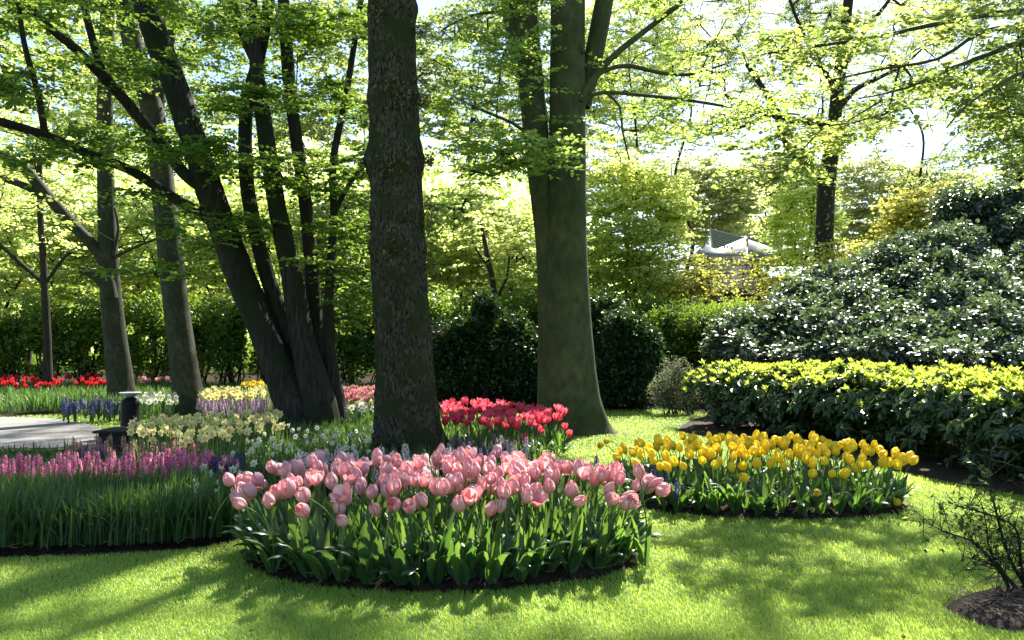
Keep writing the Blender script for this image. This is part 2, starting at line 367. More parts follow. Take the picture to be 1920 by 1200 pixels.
g.add(np.column_stack([X.ravel(), Yg.ravel(), Z - .012]), np.stack([i + j, i + j + 1, i + nx + j + 1, i + nx + j], -1).reshape(-1, 4))
tag(g.build('ground', M['lawn_soil']), kind='structure')
sheet('pink_tulip_bed_soil', BED_PINK, .004, M['soil'], .045)
sheet('yellow_tulip_bed_soil', BED_YEL, .004, M['soil'], .04)
sheet('long_bed_soil', BED_LEFT, .006, M['soil'], .035)
sheet('back_bed_soil', BED_BACK, .006, M['soil'], .03)
sheet('hedge_bed_mulch', MULCH, .008, M['mulch'], .03)
sheet('shrub_border_soil', SHRUB_SOIL, .014, M['soil'])
sheet('shrub_bed_mulch', AZ_MULCH, .004, M['mulch'], .05)
sheet('path', PATH, .022, M['path'])
# grass: blades stand on the lawn only
reseed(11)
def blades(mb, pos, h, lean, wd, az=None, z0=0.0, mat=0, bend=1.0, segs=2, rnd=None):
    n = len(pos); az = rng.uniform(0, 6.283, n) if az is None else az
    d = np.stack([np.cos(az), np.sin(az)], 1); s = np.stack([-d[:, 1], d[:, 0]], 1)
    tw = rng.uniform(-1.2, 1.2, n); s2 = s * np.cos(tw)[:, None] + d * np.sin(tw)[:, None]
    rows = []
    for k in range(segs + 1):
        t = k / segs; off = lean * h * (t ** 2) * bend
        c = np.column_stack([pos + d * off[:, None], z0 + h * (t - .35 * lean * t ** 2)])
        if k == segs: rows.append(c[:, None])
        else:
            ww = wd * (1 - .25 * t) if k else wd * .8
            e = np.column_stack([s2 * np.reshape(ww, (-1, 1)) * .5, np.zeros(n)]); rows.append(np.stack([c - e, c + e], 1))
    V = np.concatenate(rows, 1); m = V.shape[1]
    base = (np.arange(n) * m)[:, None]
    r = rng.uniform(0, 1, n) if rnd is None else rnd
    q = np.concatenate([base + np.array([[2 * k, 2 * k + 1, 2 * k + 3, 2 * k + 2]]) for k in range(segs - 1)]) if segs > 1 else np.zeros((0, 4), int)
    n0 = mb.n
    mb.add(V.reshape(-1, 3), np.concatenate([base + np.array([[2 * segs - 2, 2 * segs - 1, 2 * segs]])]), mat, np.repeat(r, m))
    if segs > 1: mb.F.append(q + n0); mb.M.append(np.full(len(q), mat, np.int32))
gr = MB()
holes = [BED_PINK, BED_YEL, BED_LEFT, BED_BACK, PATH, MULCH, SHRUB_SOIL, AZ_MULCH]
def lawn_pts(n, y0, y1):
    y = rng.uniform(y0, y1, n); x = rng.uniform(-1, 1, n) * (y * .70 + .5)
    p = np.column_stack([x, y]); keep = np.ones(n, bool)
    pj = p + np.column_stack([vnoise(p, 14, 1), vnoise(p, 14, 2)]) * .022
    for h_ in holes: keep &= ~inpoly(pj, h_)
    return p[keep]
for (y0, y1, n, h_, wd) in ((2.9, 4.2, 190000, .030, .0030), (4.2, 6, 170000, .030, .0038), (6, 9, 150000, .032, .0055), (9, 13, 110000, .034, .009), (13, 18, 70000, .036, .014)):
    p = lawn_pts(n, y0, y1)
    tu = .5 + .3 * vnoise(p, 2.3, 9) + .3 * vnoise(p, .7, 19)
    blades(gr, p, h_ * rng.uniform(.55, 1.15, len(p)) * (.85 + .3 * tu), rng.uniform(.2, 1.3, len(p)), wd * rng.uniform(.7, 1.2, len(p)), az=rng.normal(2.2 + .8 * vnoise(p, .8, 5), 1.0, len(p)), rnd=np.clip(.15 + .6 * tu + rng.normal(0, .2, len(p)), 0, 1))
tag(gr.build('lawn_grass', M['grass']), 'short mown green grass of the lawn between the flower beds', 'grass', kind='stuff')
# straw and dry bits on the soil
lt = MB()
def litter(poly, n, s=.05, z=.05):
    lo, hi = poly.min(0), poly.max(0); p = rng.uniform(lo, hi, (n, 2)); p = p[inpoly(p, poly)]
    c = np.column_stack([p, np.full(len(p), z) + rng.uniform(0, .02, len(p))]); a = rng.uniform(0, 6.28, len(p)); L = rng.uniform(.3, 1, len(p)) * s
    d = np.column_stack([np.cos(a), np.sin(a), rng.normal(0, .2, len(p))])
    frusta(lt, c - d * L[:, None], c + d * L[:, None], .0015, .001, 3)
litter(BED_PINK, 700); litter(BED_LEFT[BED_LEFT[:, 1] < 7] if False else BED_LEFT, 6000); litter(BED_YEL, 600); litter(AZ_MULCH, 1500, .04, .065); litter(MULCH, 5000, .05, .045)
tag(lt.build('straw_litter', M['litter']), 'pale straw and twig bits scattered on the bed soil', 'litter', kind='stuff')
pt_ = MB(); q_ = lawn_pts(900, 3.2, 12); q_ = q_[rng.uniform(0, 1, len(q_)) < .35]
put_leaves(pt_, np.column_stack([q_, np.full(len(q_), .026)]), rng.normal(0, 1, (len(q_), 3)) * [1, 1, .2], np.array([0, 0, 1.]) + rng.normal(0, .5, (len(q_), 3)), rng.uniform(.012, .03, len(q_)), LEAF6)
tag(pt_.build('leaf_litter', M['dry'], smooth=False), 'small dry leaf bits strewn over the lawn', 'litter', kind='stuff')
# ---------------------------------------------------------------- trees
def PP(pts, Y):
    """pixel polyline (px, py, width px[, depth]) -> world points and radii"""
    a, r = [], []
    for p in pts:
        y = p[3] if len(p) > 3 else Y
        a.append(P(p[0], p[1], y)); r.append(p[2] * y / FPX / 2)
    return np.array(a), np.array(r)
def fix_base(p, r):
    p = p.copy(); p[0, 2] = -.08; return p, r
class Tree:
    def __init__(s, name, label, base, group=None):
        s.root = thing(name, label, 'tree', (base[0], base[1], 0), group); s.base = np.array([base[0], base[1], 0.]); s.nodes, s.nr = [], []
        s.wood, s.tw, s.lv = MB(), MB(), MB()
    def stem(s, pts, Y, sides=20, rough=.05, lobes=0., step=.12, ground=False, top=None, bulge=(), sep=None, mat=None, seed=1, ridges=0.0):
        p, r = PP(pts, Y)
        if ground: p, r = fix_base(p, r)
        if top is not None:      # carry the stem on above the frame
            d = unit(p[-1] - p[-2]); d = unit(d + [0, 0, .5]); L = (top - p[-1][2]) / max(.3, d[2])
            e = p[-1] + d * L * .5 + [0.1, .1, 0]; e2 = p[-1] + d * L
            p = np.vstack([p, e, e2]); r = np.concatenate([r, [r[-1] * .75, r[-1] * .35]])
        q, rr = catmull(p, r, step)
        m = sep if sep is not None else s.wood
        tube(m, q, rr, sides, rough, lobes, seed=seed, bulge=bulge, ridges=ridges)
        k = max(1, int(.35 / step)); s.nodes += list(q[::k]); s.nr += list(rr[::k])
        return q, rr
    def leafy(s, att, mat=0, **k):
        sk = {a: k.pop(a) for a in ('rtip', 'seg', 'wob', 'rise', 'expo', 'rmax') if a in k}
        n = np.array(s.nodes); a = np.asarray(att)
        out = skeleton(s.tw, n, s.nr, a, **sk)
        spray(s.tw, s.lv, a, out, mat=mat, **k)
    def done(s, bark, leaf, branch=None):
        s.t = shift(s.wood, s.base).build('trunk', bark, s.root) if s.wood.n else None
        if s.lv.n: shift(merge(s.lv, s.tw, 1), s.base).build('crown', [leaf, branch or M['bark_branch']], s.root, smooth=False)
        return s.root
def pxcloud(n, box, Y0, Y1, keep=None):
    """attractors spread through a region of the picture and a range of depth"""
    x0, y0, x1, y1 = box; out = []
    p = np.column_stack([rng.uniform(x0, x1, n), rng.uniform(y0, y1, n), rng.uniform(Y0, Y1, n)])
    if keep is not None: p = p[keep(p)]
    return np.array([P(*q) for q in p]) if len(p) else np.zeros((0, 3))
# shade canopy: where on the ground the sun is held back (0..1), found by following the sun's ray up
def shade_p(p):
    x, y = p[:, 0], p[:, 1]; n = .5 + .42 * vnoise(p, 2.1, 21, 4)
    s = np.where(x > 0, .03, .10)
    s = np.where(y < 3.75, .55, s)
    s = np.where((x < -.9) & (y < 5), .6, s)
    s = np.where((x < -.5) & (y > 4.6) & (y < 17), .60, s)
    s = np.where((x < .9) & (x > -.5) & (y > 5.2) & (y < 8.5), .45, s)
    s = np.where((x < .2) & (x > -1.6) & (y > 9) & (y < 12), .2, s)
    s = np.where((x > 1.2) & (y < 4.6) & (y > 3.7), .2, s)
    s = np.where((x > 2.3) & (y < 5.6), .22, s)
    s = np.where((x > -.2) & (x < 1.4) & (y > 3.7) & (y < 6.3), .06, s)
    s = np.where((x > .2) & (y > 8.2), .06, s)
    return n < s * 1.25
def canopy_att(n, xr, yr, h0, h1):
    p = np.column_stack([rng.uniform(*xr, n), rng.uniform(*yr, n)]); p = p[shade_p(p)]
    h = rng.uniform(h0, h1, len(p)); q = np.column_stack([p, np.zeros(len(p))]) + SV / SV[2] * h[:, None]
    return q
CAN = canopy_att(1700, (-8, 6), (2.2, 17), 10.5, 16)
# keep the canopy above what the camera sees
el = (CAN[:, 2] - H) / CAN[:, 1]; CAN = CAN[el > .47]
def near_tree(q, bases):
    d = np.stack([np.hypot(q[:, 0] - b[0], q[:, 1] - b[1]) for b in bases], 1); return d.argmin(1)
BASES = [P(766, 700, 9.4)[:2], P(1070, 700, 12.2)[:2], P(585, 700, 12.5)[:2], P(225, 700, 17)[:2], np.array([8.2, 9.5])]
own = near_tree(CAN, BASES)
# --- rough-barked tree in the middle
reseed(21)
T = Tree('oak_tree', 'thick dark rough-barked trunk with twiggy burrs rising behind the pink tulips', BASES[0])
zb = [P(740, y, 9.4)[2] for y in (20, 185, 300, 465)]
T.stem([(768, 880, 132), (767, 850, 124), (763, 800, 114), (759, 700, 106), (752, 590, 102), (747, 470, 100), (741, 300, 96), (736, 150, 90), (734, 0, 88), (733, -120, 86)], 9.4, 200, .03, .35, .03, True, 14.5, ridges=.015, bulge=[(zb[0], .1, .09), (zb[1], .08, .09), (zb[2], .16, .14), (zb[3], .09, .12), (P(0, 400, 9.4)[2], .06, .04)], seed=4)
T.leafy(CAN[own == 0], ntw=6, L=.6, k=8, leaf=.07, flat=.7, rmax=.08)
T.done(M['bark_oak'], M['beech'])
tf = []
for (px, py, n, s) in ((786, 60, 60, .16), (700, 55, 30, .12), (790, 140, 60, .18), (784, 190, 60, .16), (695, 200, 25, .12), (793, 300, 90, .18), (690, 310, 60, .14), (735, 310, 90, .22), (800, 395, 60, .16), (696, 430, 35, .12), (797, 425, 40, .13), (800, 500, 35, .12), (740, 455, 60, .2), (815, 615, 25, .08), (745, 170, 60, .2), (720, 20, 50, .2)):
    n = int(n * .9); fm = MB(); c = P(px, py, 9.4 - (.28 if 705 < px < 775 else .05)); d = unit(np.array([np.sign(px - 742) if abs(px - 742) > 20 else 0, -.9, 0]) + rng.normal(0, .55, (n, 3)))
    st = c + rng.normal(0, s * .45, (n, 3)) * [.7, .25, .8]; L = rng.uniform(.3, 1.1, n)[:, None] * s * .8
    frusta(fm, st, st + d * L, .003, .0015, 3, 0); put_leaves(fm, st + d * L * rng.uniform(.5, 1, (n, 1)), d + rng.normal(0, .6, (n, 3)), rng.normal(0, 1, (n, 3)), rng.uniform(.03, .06, n), LEAF4, 1)
    shift(fm, T.base).build('twig_tuft', [M['bark_branch'], M['dry']], T.root, smooth=False)
# --- twin-stemmed beech
reseed(22)
T = Tree('beech_tree', 'smooth grey-green beech with two fused stems standing on the lawn beyond the tulips', BASES[1])
T.stem([(1082, 822, 124), (1079, 800, 112), (1072, 740, 104), (1067, 660, 98), (1064, 560, 86), (1064, 450, 76), (1065, 300, 70), (1065, 150, 67), (1066, 0, 65), (1068, -120, 62)], 12.2, 40, .012, .32, .07, True, 15, seed=7)
T.stem([(1040, 815, 62), (1036, 740, 56), (1034, 660, 50), (1032, 560, 46), (1027, 450, 46), (1015, 340, 48), (1005, 250, 48), (994, 130, 48), (986, 0, 44), (980, -120, 42)], 12.32, 28, .012, .2, .07, True, 12, seed=9)
T.stem([(992, 170, 34), (975, 100, 32), (957, 30, 30), (935, -60, 28)], 12.4, 14, .01, top=9.5)
T.stem([(1092, 200, 30), (1108, 130, 36), (1124, 50, 36), (1140, -40, 34)], 12.35, 16, .01, top=11)
for pts in ([(1088, 190, 16), (1112, 150, 14), (1150, 105, 12), (1200, 65, 11), (1290, -5, 10), (1400, -90, 8)], [(1090, 185, 13), (1108, 150, 11), (1140, 130, 9), (1180, 123, 9), (1235, 136, 8), (1290, 140, 6), (1360, 120, 4)],
            [(1085, 210, 13), (1100, 185, 10), (1130, 173, 8), (1200, 178, 7), (1290, 188, 6), (1400, 205, 5), (1500, 215, 3)], [(1140, 176, 6), (1162, 200, 5), (1167, 245, 4), (1180, 300, 3)],
            [(990, 30, 9), (940, 22, 7), (880, 30, 5), (830, 55, 4)], [(1000, 260, 8), (960, 230, 6), (900, 205, 5), (840, 175, 4)], [(1015, 330, 8), (990, 310, 6), (940, 300, 5), (880, 330, 4)],
            [(1095, 100, 8), (1070, 30, 6), (1050, -40, 5)]):
    T.stem(pts, 12.0, 7, .03, step=.25)
a = np.vstack([pxcloud(85, (830, -60, 1030, 330), 10.8, 12.6, lambda q: (vnoise(q[:, :2], .012, 3) > -.25)), pxcloud(60, (1110, -80, 1330, 330), 11, 14, lambda q: (vnoise(q[:, :2], .012, 5) > .05)),
               pxcloud(40, (1230, 100, 1560, 330), 10.5, 12.5, lambda q: np.abs(q[:, 1] - 190 - 60 * np.sin(q[:, 0] / 90)) < 45), pxcloud(26, (880, 260, 1050, 320), 10.2, 11.2), CAN[own == 1]])
T.leafy(a, ntw=7, L=.5, k=8, leaf=.075, flat=.45, rmax=.07, rtip=.0035)
T.done(M['bark_beech'], M['beech'])
# --- dark many-stemmed tree leaning left
reseed(23)
Yh = 12.5
T = Tree('hornbeam_tree', 'dark clump of leaning stems with layered green leaves, beside the rough-barked trunk', BASES[2])
sepn = []
def part_stem(T, pts, Y, sides, name, **k):
    m = MB(); T.stem(pts, Y, sides, sep=m, **k); o = shift(m, T.base).build(name, M['bark_dark'], T.root); return o
A = [(568, 815, 88), (558, 770, 76), (528, 700, 62), (500, 630, 55), (452, 520, 52), (408, 400, 50), (372, 290, 47), (328, 160, 46), (290, 60, 45), (255, -60, 42)]
part_stem(T, A, 12.4, 60, 'trunk', ridges=.016, rough=.05, lobes=.22, ground=True, top=13, seed=3)
part_stem(T, [(600, 815, 66), (588, 760, 56), (552, 650, 38), (515, 560, 30), (480, 440, 28), (462, 330, 26), (462, 210, 25), (482, 120, 24), (500, 30, 22), (512, -60, 20)], 12.6, 16, 'stem', rough=.06, ground=True, top=10, seed=5)
part_stem(T, [(482, 125, 20), (455, 60, 18), (435, 0, 17), (420, -60, 15)], 12.6, 12, 'stem', rough=.06, top=9)
part_stem(T, [(608, 815, 78), (598, 760, 66), (568, 640, 46), (545, 510, 38), (522, 400, 34), (502, 280, 32), (488, 180, 28), (478, 90, 24), (470, -60, 20)], 12.3, 18, 'stem', rough=.06, ground=True, top=10, seed=6)
part_stem(T, [(622, 815, 60), (612, 760, 50), (590, 630, 32), (584, 500, 27), (570, 360, 25), (550, 220, 24), (538, 100, 24), (530, -60, 20)], 12.75, 16, 'stem', rough=.06, ground=True, top=10, seed=8)
part_stem(T, [(636, 812, 44), (628, 750, 38), (616, 620, 20), (620, 500, 17), (626, 400, 15), (625, 300, 14), (645, 200, 13), (660, 110, 12), (684, -40, 10)], 12.5, 12, 'stem', rough=.05, ground=True, top=8, seed=9)
part_stem(T, [(626, 400, 11), (655, 345, 10), (690, 300, 9), (720, 250, 6)], 12.4, 8, 'stem', rough=.04)
part_stem(T, [(400, 415, 26), (375, 400, 22), (320, 368, 20), (250, 322, 18, 12), (170, 290, 17, 11.4), (80, 252, 17, 10.8), (0, 228, 17, 10.2), (-90, 200, 16, 9.6)], 12.35, 12, 'limb', rough=.05)
part_stem(T, [(372, 345, 26), (345, 325, 22), (300, 268, 22), (240, 195, 21, 12), (190, 140, 20, 11.5), (140, 90, 18, 11), (80, 40, 15, 10.6), (20, -40, 12, 10.2)], 12.35, 12, 'limb', rough=.05)
part_stem(T, [(195, 148, 16, 11.5), (178, 90, 15, 11.3), (160, 20, 14, 11), (150, -60, 12, 10.8)], 11.5, 10, 'limb', rough=.05)
part_stem(T, [(85, 255, 14, 10.8), (70, 170, 12, 10.5), (45, 80, 10, 10.2), (30, -40, 8, 10)], 11.5, 10, 'limb', rough=.05)
def layers(q):      # sprays hang in tiers
    return (np.sin(q[:, 1] / 21 + 1.5 * np.sin(q[:, 0] / 130)) > -.35) & (vnoise(q[:, :2], .011, 12) > -.42) & ~((q[:, 0] < 260) & (q[:, 0] > 60) & (q[:, 1] > 120) & (q[:, 1] < 260) & (vnoise(q[:, :2], .02, 2) > -.3)) 
a = np.vstack([pxcloud(330, (180, -60, 700, 330), 10.8, 13.8, layers), pxcloud(110, (-60, -60, 200, 330), 9.5, 12, layers), pxcloud(110, (430, 320, 700, 520), 11.2, 13.5, layers), pxcloud(60, (170, 330, 420, 520), 10.6, 12.4, layers), pxcloud(26, (640, 430, 710, 600), 12, 13.5), CAN[own == 2]])
T.leafy(a, ntw=9, L=.5, k=10, leaf=.078, flat=.45, droop=.2, rise=.1, rmax=.05, rtip=.003)
T.done(M['bark_dark'], M['hornbeam'], M['bark_dark'])
# --- left tree with a long limb
reseed(24)
T = Tree('beech_tree', 'slim grey trunk at the red tulips with a long limb reaching out over the path', BASES[3])
T.stem([(231, 775, 54), (228, 740, 47), (219, 660, 42), (210, 580, 38), (205, 520, 36), (201, 430, 32), (198, 330, 30), (197, 200, 28), (200, 80, 26), (205, -60, 24)], 17, 24, .03, .25, .12, True, 13, seed=12)
for pts in ([(207, 560, 30), (198, 500, 24), (178, 465, 22), (140, 425, 22), (90, 368, 22), (40, 312, 20), (-20, 280, 18), (-90, 240, 16)], [(92, 372, 15), (50, 350, 14), (0, 330, 13), (-60, 290, 12)], [(200, 540, 22), (180, 516, 20), (150, 505, 14)], [(215, 482, 7), (250, 465, 6), (300, 445, 4)], [(212, 480, 6), (222, 430, 5), (215, 390, 4)]):
    T.stem(pts, 16.9, 10, .04, step=.2)
a = np.vstack([pxcloud(70, (-60, 250, 200, 480), 15, 18, lambda q: vnoise(q[:, :2], .012, 31) > .1), pxcloud(50, (100, -60, 300, 200), 15, 18), CAN[own == 3]])
T.leafy(a, ntw=6, L=.6, k=7, leaf=.09, rmax=.06, flat=.45)
T.done(M['bark_grey'], M['linden'])
# --- second beech, left of the dark clump
T = Tree('beech_tree', 'straight grey-green trunk rising behind the cream daffodils, left of the leaning stems', P(358, 700, 15.4)[:2])
T.stem([(360, 800, 66), (357, 770, 58), (350, 720, 50), (341, 650, 47), (330, 570, 45), (318, 460, 44), (308, 370, 42), (297, 270, 42), (280, 180, 40), (258, 110, 38), (238, 30, 36), (224, -60, 34)], 15.4, 26, .02, .3, .1, True, 13, seed=14)
T.stem([(293, 230, 26), (300, 150, 25), (318, 60, 24), (330, -60, 22)], 15.5, 12, .02, top=12)
T.leafy(pxcloud(70, (200, -60, 480, 260), 14.5, 17.5, lambda q: vnoise(q[:, :2], .013, 35) > -.1), ntw=6, L=.6, k=7, leaf=.085, rmax=.05, flat=.45)
T.done(M['bark_grey'], M['linden'])
# --- thin dark tree far left
reseed(25)
T = Tree('young_tree', 'thin dark forked tree at the far left among the red tulips', P(90, 700, 19.5)[:2])
T.stem([(94, 758, 22), (90, 700, 16), (88, 620, 14), (84, 540, 13), (80, 470, 12), (76, 410, 11), (74, 300, 10)], 19.5, 10, .04, .1, .15, True)
T.stem([(80, 530, 9), (40, 495, 8), (0, 460, 8), (-40, 440, 6)], 19.5, 8, .04); T.stem([(86, 530, 7), (115, 490, 6), (145, 460, 5)], 19.5, 8, .04)
T.leafy(pxcloud(45, (-60, 300, 180, 480), 18.5, 21), ntw=6, L=.6, k=7, leaf=.1, rmax=.03)
T.done(M['bark_dark'], M['far_bright'])
# --- overhanging tree whose trunk stands outside on the right
reseed(26)
T = Tree('linden_tree', 'spreading tree whose long leafy boughs hang over the lawn from the right', BASES[4])
q = np.array([[8.2, 9.5, -.1], [8.25, 9.5, 1.5], [8.1, 9.6, 4], [8.2, 9.4, 7], [8.1, 9.6, 10.5]]); qq, rr = catmull(q, [.42, .34, .3, .24, .1], .15)
tube(T.wood, qq, rr, 24, .04, .3, seed=2); T.nodes += list(qq[::2]); T.nr += list(rr[::2])
for pts in ([(2300, -60, 26, 9.4), (2080, -10, 20, 9.2), (1930, 20, 15, 9), (1850, 27, 12, 8.8), (1740, 48, 9, 8.6), (1640, 70, 7, 8.5), (1540, 85, 6, 8.4), (1440, 100, 4, 8.3)],
            [(2300, 60, 24, 9.4), (2080, 80, 16, 9), (1930, 78, 12, 8.6), (1860, 100, 9, 8.4), (1790, 125, 7, 8.2), (1700, 165, 5, 8), (1610, 185, 3, 7.9)],
            [(1930, 50, 12, 8.8), (1840, 60, 9, 8.6), (1760, 110, 6, 8.5), (1650, 130, 5, 8.4), (1560, 150, 4, 8.3)],
            [(2300, 200, 20, 9.3), (2100, 150, 13, 8.6), (1950, 130, 9, 8), (1870, 160, 6, 7.6), (1810, 200, 4, 7.4), (1775, 240, 3, 7.2)]):
    T.stem(pts, 9, 8, .04, step=.2)
def bough(q):
    x, y = q[:, 0], q[:, 1]
    return (np.abs(y - (100 - (x - 1350) * .14)) < 32) | (np.abs(y - (185 - (x - 1700) * .35)) < 28) | (np.abs(y - (235 - (x - 1650) * .42)) < 22) | ((x > 1800) & (y < 90)) | ((x > 1850) & (y < 330))
a = np.vstack([pxcloud(200, (1370, -50, 1960, 330), 7.6, 10, bough), CAN[own == 4]])
T.leafy(a, ntw=9, L=.42, k=9, leaf=.068, flat=.6, droop=.3, rise=.0, rmax=.06, rtip=.0028)
T.done(M['bark_beech'], M['linden'])
# --- ivy-grown oak on the right
reseed(27)
T = Tree('ivy_covered_oak', 'knotty dark oak wrapped in ivy, standing far behind the glossy shrubs', P(1548, 600, 30)[:2])
T.stem([(1546, 715, 44), (1546, 560, 38), (1545, 470, 34), (1548, 400, 32), (1551, 335, 32), (1562, 260, 26), (1568, 190, 24), (1580, 90, 20), (1596, -40, 16)], 30, 16, .08, .2, .3, True, 17)
for pts in ([(1548, 345, 26), (1520, 318, 22), (1492, 290, 20), (1468, 250, 18), (1462, 222, 16), (1440, 180, 12), (1400, 120, 8)], [(1560, 240, 16), (1520, 228, 15), (1470, 222, 13), (1420, 200, 9), (1360, 180, 5)], [(1568, 210, 14), (1600, 170, 11), (1640, 150, 8), (1700, 120, 5)],
            [(1574, 140, 12), (1620, 60, 9), (1660, 10, 7), (1700, -50, 5)], [(1462, 225, 10), (1440, 215, 8), (1400, 235, 6), (1340, 250, 4)], [(1566, 300, 10), (1585, 240, 7), (1605, 215, 5), (1650, 240, 4)], [(1570, 170, 12), (1530, 110, 9), (1500, 50, 7), (1470, -30, 5)]):
    T.stem(pts, 30, 9, .08, step=.35)
T.leafy(pxcloud(330, (1290, -80, 1780, 270), 27.5, 32.5, lambda q: (vnoise(q[:, :2], .014, 41) > -.1) & ~((q[:, 0] > 1425) & (q[:, 0] < 1610) & (q[:, 1] > 170))), ntw=7, L=.9, k=8, leaf=.105, flat=.9, rmax=.09, rtip=.012, tmpl=LEAF4, twig_r=.007, wob=.14)
T.done(M['bark_dark'], M['far_bright'], M['bark_dark'])
iv = MB(); nd = np.array([n for n in T.nodes if n[2] > 2 and n[2] < 11]); k = rng.integers(0, len(nd), 1500); a_ = rng.uniform(0, 6.28, 1500)
d = np.column_stack([np.cos(a_), np.sin(a_), np.zeros(1500)]); put_leaves(iv, nd[k] + d * rng.uniform(.25, .45, (1500, 1)) + rng.normal(0, .12, (1500, 3)), rng.normal(0, 1, (1500, 3)), d + rng.normal(0, .5, (1500, 3)), rng.uniform(.09, .16, 1500), LEAF4)
shift(iv, T.base).build('ivy', M['ivy'], T.root, smooth=False)
# --- background trees
def far_tree(label, px, Y, top, bot, rpx, leafm, n, leaf=.13, name='background_tree', seed=0, trunk=8, open_=-.5, ntw=6, L=.8, bark='bark_branch', k=7, group=None):
    reseed(100 + seed); c = P(px, (top + bot) / 2, Y); b = np.array([c[0], c[1]]); rz = (bot - top) / 2 * Y / FPX; rx = rpx * Y / FPX
    T = Tree(name, label, b, group)
    lean = rng.normal(0, .3, (6, 2)) * min(1.6, c[2] * .2); zt = c[2] + rz * .6
    q = np.array([[b[0], b[1], -.1]] + [[b[0] + lean[k_, 0], b[1] + lean[k_, 1], zt * (k_ + 1) / 6] for k_ in range(6)])
    r0 = trunk * Y / FPX / 2; qq, rr = catmull(q, r0 * np.array([1.2, 1, .9, .72, .5, .32, .12]), .4); tube(T.wood, qq, rr, 10, .05, .15, seed=seed); T.nodes += list(qq[2:]); T.nr += list(rr[2:])
    u = unit(rng.normal(0, 1, (n * 4, 3))) * (rng.uniform(.12, 1, (n * 4, 1)) ** .45); a = c + u * [rx, min(rx, 2.5), rz]
    a = a[vnoise(a, 1.6 / max(.6, rx) * 1.1, seed, 3) > open_][:int(n * 1.25)]; a = a[a[:, 2] > .4]
    T.leafy(a, ntw=ntw, L=L, k=k, leaf=leaf * 1.2, flat=1.6, rmax=r0 * .7, rtip=.008, tmpl=LEAF4, twig_r=.005, wob=.12, seg=.8)
    return T.done(M[bark], M[leafm])
FT = [
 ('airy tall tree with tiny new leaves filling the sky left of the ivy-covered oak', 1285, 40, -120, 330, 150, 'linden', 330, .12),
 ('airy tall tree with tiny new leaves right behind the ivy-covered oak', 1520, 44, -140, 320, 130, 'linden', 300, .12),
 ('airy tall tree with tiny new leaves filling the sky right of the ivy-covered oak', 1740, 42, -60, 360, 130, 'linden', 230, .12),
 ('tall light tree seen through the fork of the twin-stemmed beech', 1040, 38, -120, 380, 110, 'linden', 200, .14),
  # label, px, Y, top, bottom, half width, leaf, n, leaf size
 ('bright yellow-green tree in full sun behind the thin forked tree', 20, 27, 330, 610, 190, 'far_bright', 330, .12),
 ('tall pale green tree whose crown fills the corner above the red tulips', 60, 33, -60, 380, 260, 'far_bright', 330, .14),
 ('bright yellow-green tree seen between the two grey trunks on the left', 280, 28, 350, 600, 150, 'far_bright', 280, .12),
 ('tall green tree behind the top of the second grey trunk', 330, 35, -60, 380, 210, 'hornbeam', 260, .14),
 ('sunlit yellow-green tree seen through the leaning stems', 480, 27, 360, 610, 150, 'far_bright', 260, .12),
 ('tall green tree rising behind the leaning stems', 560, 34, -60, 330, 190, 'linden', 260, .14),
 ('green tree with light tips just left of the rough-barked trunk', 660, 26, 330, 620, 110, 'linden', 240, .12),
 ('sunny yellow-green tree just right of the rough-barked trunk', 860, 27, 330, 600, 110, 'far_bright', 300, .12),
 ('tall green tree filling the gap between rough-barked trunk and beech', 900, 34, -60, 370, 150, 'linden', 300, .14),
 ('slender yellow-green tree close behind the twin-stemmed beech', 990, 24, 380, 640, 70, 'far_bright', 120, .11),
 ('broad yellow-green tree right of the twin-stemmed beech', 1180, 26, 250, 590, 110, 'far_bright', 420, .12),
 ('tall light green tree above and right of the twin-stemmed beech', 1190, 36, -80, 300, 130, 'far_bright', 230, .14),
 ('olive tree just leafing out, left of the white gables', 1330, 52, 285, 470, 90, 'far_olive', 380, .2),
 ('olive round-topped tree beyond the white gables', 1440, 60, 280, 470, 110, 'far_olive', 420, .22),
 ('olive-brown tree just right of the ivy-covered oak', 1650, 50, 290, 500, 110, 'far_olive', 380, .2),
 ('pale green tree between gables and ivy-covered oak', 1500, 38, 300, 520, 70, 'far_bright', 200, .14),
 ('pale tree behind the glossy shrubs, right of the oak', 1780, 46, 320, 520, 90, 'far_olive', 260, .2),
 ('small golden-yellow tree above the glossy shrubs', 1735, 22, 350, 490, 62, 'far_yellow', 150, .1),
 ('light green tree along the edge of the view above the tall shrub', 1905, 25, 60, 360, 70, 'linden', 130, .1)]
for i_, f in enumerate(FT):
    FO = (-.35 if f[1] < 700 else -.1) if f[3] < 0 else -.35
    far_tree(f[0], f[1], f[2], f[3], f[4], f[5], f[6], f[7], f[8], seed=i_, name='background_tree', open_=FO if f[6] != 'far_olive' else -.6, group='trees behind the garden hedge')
# small maples by the hut and bare young tree
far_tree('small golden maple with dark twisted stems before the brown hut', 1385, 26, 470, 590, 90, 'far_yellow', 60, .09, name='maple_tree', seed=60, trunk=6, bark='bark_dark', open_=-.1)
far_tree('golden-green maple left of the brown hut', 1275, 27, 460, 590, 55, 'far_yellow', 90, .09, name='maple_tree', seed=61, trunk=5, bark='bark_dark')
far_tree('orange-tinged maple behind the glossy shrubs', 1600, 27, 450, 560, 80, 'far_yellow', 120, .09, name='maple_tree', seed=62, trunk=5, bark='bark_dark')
T = Tree('young_tree', 'thin bare young tree in the gap left of the twin-stemmed beech', P(932, 600, 23)[:2])
reseed(29); T.stem([(938, 735, 14), (934, 640, 12), (930, 570, 11), (920, 510, 10), (910, 460, 9), (902, 420, 6)], 23, 8, .05, .1, .2, True)
T.stem([(932, 560, 6), (950, 520, 5), (955, 480, 3)], 23, 6, .05); T.stem([(918, 505, 6), (895, 470, 4), (880, 440, 3)], 23, 6, .05)
